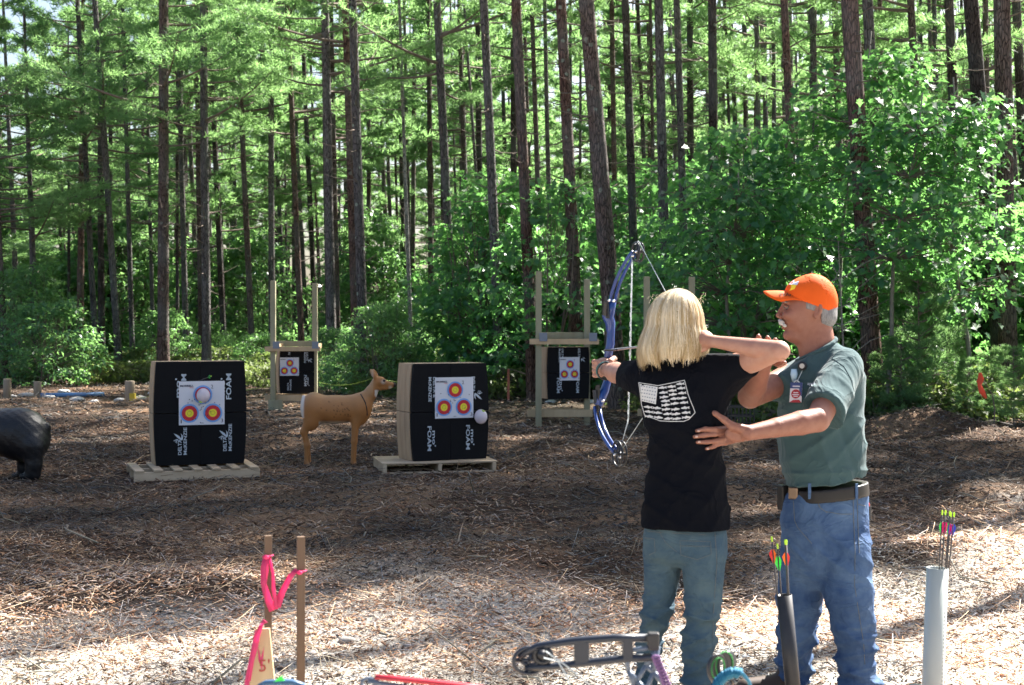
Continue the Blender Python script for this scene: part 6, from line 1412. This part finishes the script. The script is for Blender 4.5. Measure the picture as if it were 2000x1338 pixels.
def marmR(Q):
    m1 = ER+(WR-ER)*.3
    d = uni(.006, cap(Q, SR, ER, .060, .050), cap(Q, ER, m1, .049, .050), cap(Q, m1, WR, .050, .031)); ch = []
    pc = P(1507, 682, 5.52); d = smin(d, cap(Q, WR, pc, .032, .030), .02); d = smin(d, ell(Q, pc, (.045, .020, .035)), .015)
    for i, (x, y) in enumerate([(1481, 655), (1499, 658), (1514, 662), (1529, 669)]):
        ch.append([(pc+np.array(((x-1507)*.0012, 0, .0)), .014), (P(x+2, y+16, 5.50), .0115), (P(x+1, y+5, 5.465), .0102), (P(x, y+1, 5.435), .0088)])
    ch.append([(P(1500, 700, 5.52), .016), (P(1522, 712, 5.47), .0125), (P(1532, 709, 5.42), .0105)])
    return fingers(Q, d, ch, .006)
lo, hi = bounds([SR, ER, WR, P(1530, 645, 5.45), P(1475, 650, 5.45)], .075); ve = surf(marmR, lo, hi, .0062)
v, f = joinvf([va, vb, vc, vd, ve]); o = obj('body', mesh_np('body', v-MO, f), M['skin2'], man); finish(o)
bvH = bvh_of(*vb)
# nails on the hand at the archer's back
nm = mat('finger_nail', (.55, .36, .29), .35, .5); bvd = bvh_of(*vd)
for k_ in 'imrp':
    T = tips[k_][0]; p = onto(bvd, T[0]+3.5, T[1], .0003)
    if p is not None: mb = MB(); mb.tube([np.array(p)-MO+np.array((-.005, 0, 0)), np.array(p)-MO+np.array((.005, 0, 0))], [.0042, .0045], 8, flat=.9); mb.build('finger_nail', nm, man, True)
# eye, eyelid, eyebrow, moustache
for s in (-1, 1):
    mb = MB(); c = H_(1537.5, 600, s*.031)-MO; vv, ff = surf(lambda Q: ell(Q, (0, 0, 0), (.0105,)*3), (-.015,)*3, (.015,)*3, .002); e = obj('eye', mesh_np('eye', vv, ff), M['eye'], man, c)
    mb.tube([(-.0095, s*.004, 0), (-.0122, s*.0055, 0)], [.0052, .0045], 10); mb.build('iris', mat('iris', (.05, .06, .07), .2, .6), e, True)
    mb = MB(); mb.tube([c+np.array((-.0115, s*-.003, .0035)), c+np.array((-.0085, s*.009, .0045)), c+np.array((.0, s*.0125, .002))], [.004, .0052, .0035], 6); mb.build('eyelid', M['skin2'], man, True)
    mb = MB(); mb.tube([H_(1527.5, 591, s*.020)-MO, H_(1531, 589.5, s*.034)-MO, H_(1537, 590.5, s*.048)-MO], [.003, .0045, .003], 6); mb.build('eyebrow', M['greyhair'], man, True)
def mo_f(Q):
    d = 1e3*np.ones(len(Q), np.float32)
    for s in (-1, 1): d = smin(d, uni(.006, cap(Q, H_(1524, 627, s*.003), H_(1526.5, 630.5, s*.020), .0085, .0095), cap(Q, H_(1526.5, 630.5, s*.020), H_(1534, 637, s*.034), .0095, .005)), .004)
    return d+.0014*np.sin(Q[:, 1]*380+Q[:, 2]*150)
v, f = surf(mo_f, (MX(1512), D1-.06, MZ(645)), (MX(1546), D1+.06, MZ(616)), .0022); obj('moustache', mesh_np('moustache', v-MO, f), M['white'], man)
def gh_f(Q):
    d = ell(Q, H_(1588, 598), (.101, .0805, .106)); e = uni(.01, d, ell(Q, H_(1608, 618), (.055, .072, .055)))
    px_ = (Q[:, 0]/Q[:, 1]*FPX+1000); py_ = HOR-(Q[:, 2]-CAMH)/Q[:, 1]*FPX
    back = np.maximum(1604-px_, py_-641+(1625-px_)*.25)*SM; side = np.maximum(np.maximum(1574-px_, py_-606-(px_-1585)*.3), px_-1610)*SM; side2 = np.maximum(side, .0)
    m = np.minimum(back, side); return np.maximum(e-.0015, m)
v, f = surf(gh_f, (MX(1560), D1-.1, MZ(650)), (MX(1645), D1+.1, MZ(560)), .0035); obj('hair', mesh_np('hair', v-MO, f), M['greyhair'], man)
# cap
ct = thing('cap', 'orange baseball cap with STAFF on its brim, worn by the instructor', 'cap', H_(1585, 590)); CO = H_(1585, 590)
def cap_f(Q):
    d = ell(Q, H_(1586, 590), (.108, .088, .119)); d = smin(d, ell(Q, H_(1562, 572), (.062, .070, .055)), .02)
    pl = (-(Q[:, 2]-H_(1545, 583)[2])*.935-(Q[:, 0]-H_(1545, 583)[0])*.345)
    a = np.arctan2(Q[:, 1]-D1, Q[:, 0]-MX(1586)); seam_ = .0012*np.exp(-(np.sin(a*3)/.05)**2)
    inner = ell(Q, H_(1586, 590), (.103, .083, .114))
    return np.maximum(np.maximum(d+seam_, pl), -inner)
v, f = surf(cap_f, (MX(1525), D1-.1, MZ(618)), (MX(1645), D1+.1, MZ(528)), .0035); obj('crown', mesh_np('crown', v-CO, f), M['cap'], ct); bvC = bvh_of(v, f)
vs = []; nu, nv = 10, 17
for i in range(nu):
    u = i/(nu-1)
    for j in range(nv):
        w = -1+2*j/(nv-1); a = w*1.25
        root = H_(1556+14*(1-math.cos(a))*1.2, 574+14*(w*w), w*.074); tip = H_(1491+12*(1-math.sqrt(max(0, 1-w*w*.92)))+26*abs(w)**3, 570+20*abs(w)**1.8, w*.068)
        p = root*(1-u)+tip*u; p[2] += .006*math.sin(u*math.pi); vs.append(p-CO)
mb = MB(); mb.add(vs, [(i*nv+j, (i+1)*nv+j, (i+1)*nv+j+1, i*nv+j+1) for i in range(nu-1) for j in range(nv-1)]); o = mb.build('brim', M['cap'], ct, True); s_ = o.modifiers.new('s', 'SOLIDIFY'); s_.thickness = .0035
bvBr = BVHTree.FromPolygons([tuple(map(float, np.array(p)+CO)) for p in vs], mb.f)
tv, tf_, TW, TH = text_mesh('STAFF', bold=.03); mb = MB(); q = []
for x, y, _ in tv:
    p = onto(bvBr, 1522+30*x/TW, 580.5-6.0*y/TH, .0058); q.append(p)
ok = [p is not None for p in q]; fl = [ff for ff in tf_ if all(ok[i] for i in ff)]; mb.add([np.array(p)-CO if p is not None else (0, 0, 0) for p in q], fl); mb.build('staff_lettering', mat('dark_thread', (.10, .03, .01), .8), ct)
for poly, m in (([(1535, 563), (1546, 556), (1556, 557), (1552, 565), (1543, 568)], (.85, .60, .04)), ([(1541, 556), (1550, 548), (1561, 550), (1557, 557), (1547, 556)], (.60, .60, .70)), ([(1547, 548), (1553, 543.5), (1562, 544.5), (1561, 550), (1551, 548.5)], (.75, .65, .08))):
    mb = MB(); decal(poly, mb, bvC, CO, .0015); mb.build('embroidered_patch', mat('patch', m, .8), ct)
mb = MB(); mb.tube([H_(1584, 535.5)-CO, H_(1584, 533.5)-CO], [.008, .005], 10); mb.build('button', M['cap'], ct, True)
# badge, reel and print on the shirt
O = np.array(onto(bvMT, 1560, 745, .006)); t = thing('name_badge', 'red, white and blue name badge hanging on the chest of the instructor', 'badge', O)
c0 = np.array(onto(bvMT, 1557.5, 766, .010)); nrm = np.array((-.42, -.9, .05)); nrm /= np.linalg.norm(nrm); ux = np.array((.9, -.42, 0)); ux /= np.linalg.norm(ux); ux = np.array((.905, -.425, 0)); uz = np.array((.06, 0, 1.0))
c = c0-O; w, h = .050, .082
mb = MB(); mb.prism([(-w/2, -h/2), (w/2, -h/2), (w/2, h/2), (-w/2, h/2)], c, ux, uz, nrm, .002); mb.build('card', M['paper'], t)
mb = MB(); mb.prism([(-w/2, h*.20), (w/2, h*.20), (w/2, h/2), (-w/2, h/2)], c+nrm*.0022, ux, uz, nrm, .0006); mb.prism([(w*.30, -h*.1), (w/2, -h*.2), (w/2, h*.2), (w*.25, h*.2)], c+nrm*.0022, ux, uz, nrm, .0006); mb.build('blue_print', M['badge'], t)
mb = MB(); mb.disc(c+nrm*.0032-uz*.006, .019, ux, uz, 24); mb.prism([(-w/2, -h/2), (w/2, -h/2), (w*.3, -h*.36), (-w*.2, -h*.38)], c+nrm*.0022, ux, uz, nrm, .0006); mb.build('red_print', M['badge_red'], t)
mb = MB(); mb.box((0, 0, 0), (.0001,)*3); 
for k_, (txt, yy, hh, ww) in enumerate((('HOLD', .0, .006, .018), ('FOR', -.010, .005, .012))): pass
mb = MB(); 
for yy, ww in ((-.0005, .020), (-.0085, .028), (-.0155, .018)): mb.prism([(-ww/2, yy-.0022), (ww/2, yy-.0022), (ww/2, yy+.0018), (-ww/2, yy+.0018)], c+nrm*.0034, ux, uz, nrm, .0004)
mb.prism([(-w*.3, h*.28), (w*.3, h*.28), (w*.3, h*.34), (-w*.3, h*.34)], c+nrm*.003, ux, uz, nrm, .0004); mb.build('white_lines', M['paper'], t)
cc = np.array(onto(bvMT, 1553, 732, .008))-O; mb = MB(); mb.tube([cc+np.array((0, 0, .022)), cc, cc-np.array((-.002, 0, .03))], [.012, .016, .010], 8, flat=.4); mb.build('plastic_sleeve', M['clear'], t, True)
cc = np.array(onto(bvMT, 1568.5, 716, .006))-O; mb = MB(); mb.tube([cc-nrm*.004, cc+nrm*.012], .0185, 20); mb.build('reel', M['rubber'], t, True)
mb = MB(); mb.tube([cc+nrm*.0122, cc+nrm*.0135], .0105, 16); mb.build('reel_face', M['pvc'], t)
mb = MB(); mb.tube([cc-np.array((0, 0, .016)), c+uz*h*.5], .0016, 5); mb.tube([c+uz*h*.5-ux*.012, c+uz*h*.62, c+uz*h*.5+ux*.012], .003, 6); mb.build('cord', M['string'], t)
tv, tf_, TW, TH = text_mesh('appl', bold=.02); mb = MB(); q = [onto(bvMT, 1577+14*x/TW, 754-8*y/TH, .0015) for x, y, _ in tv]
if all(p is not None for p in q): mb.add([np.array(p)-MO for p in q], tf_); mb.build('chest_lettering', M['print'], mtee)
shoes(man, MO, [(MX(1672), 5.93, 3.6, .29), (MX(1548), 6.09, 3.3, .29)], M['sole'])
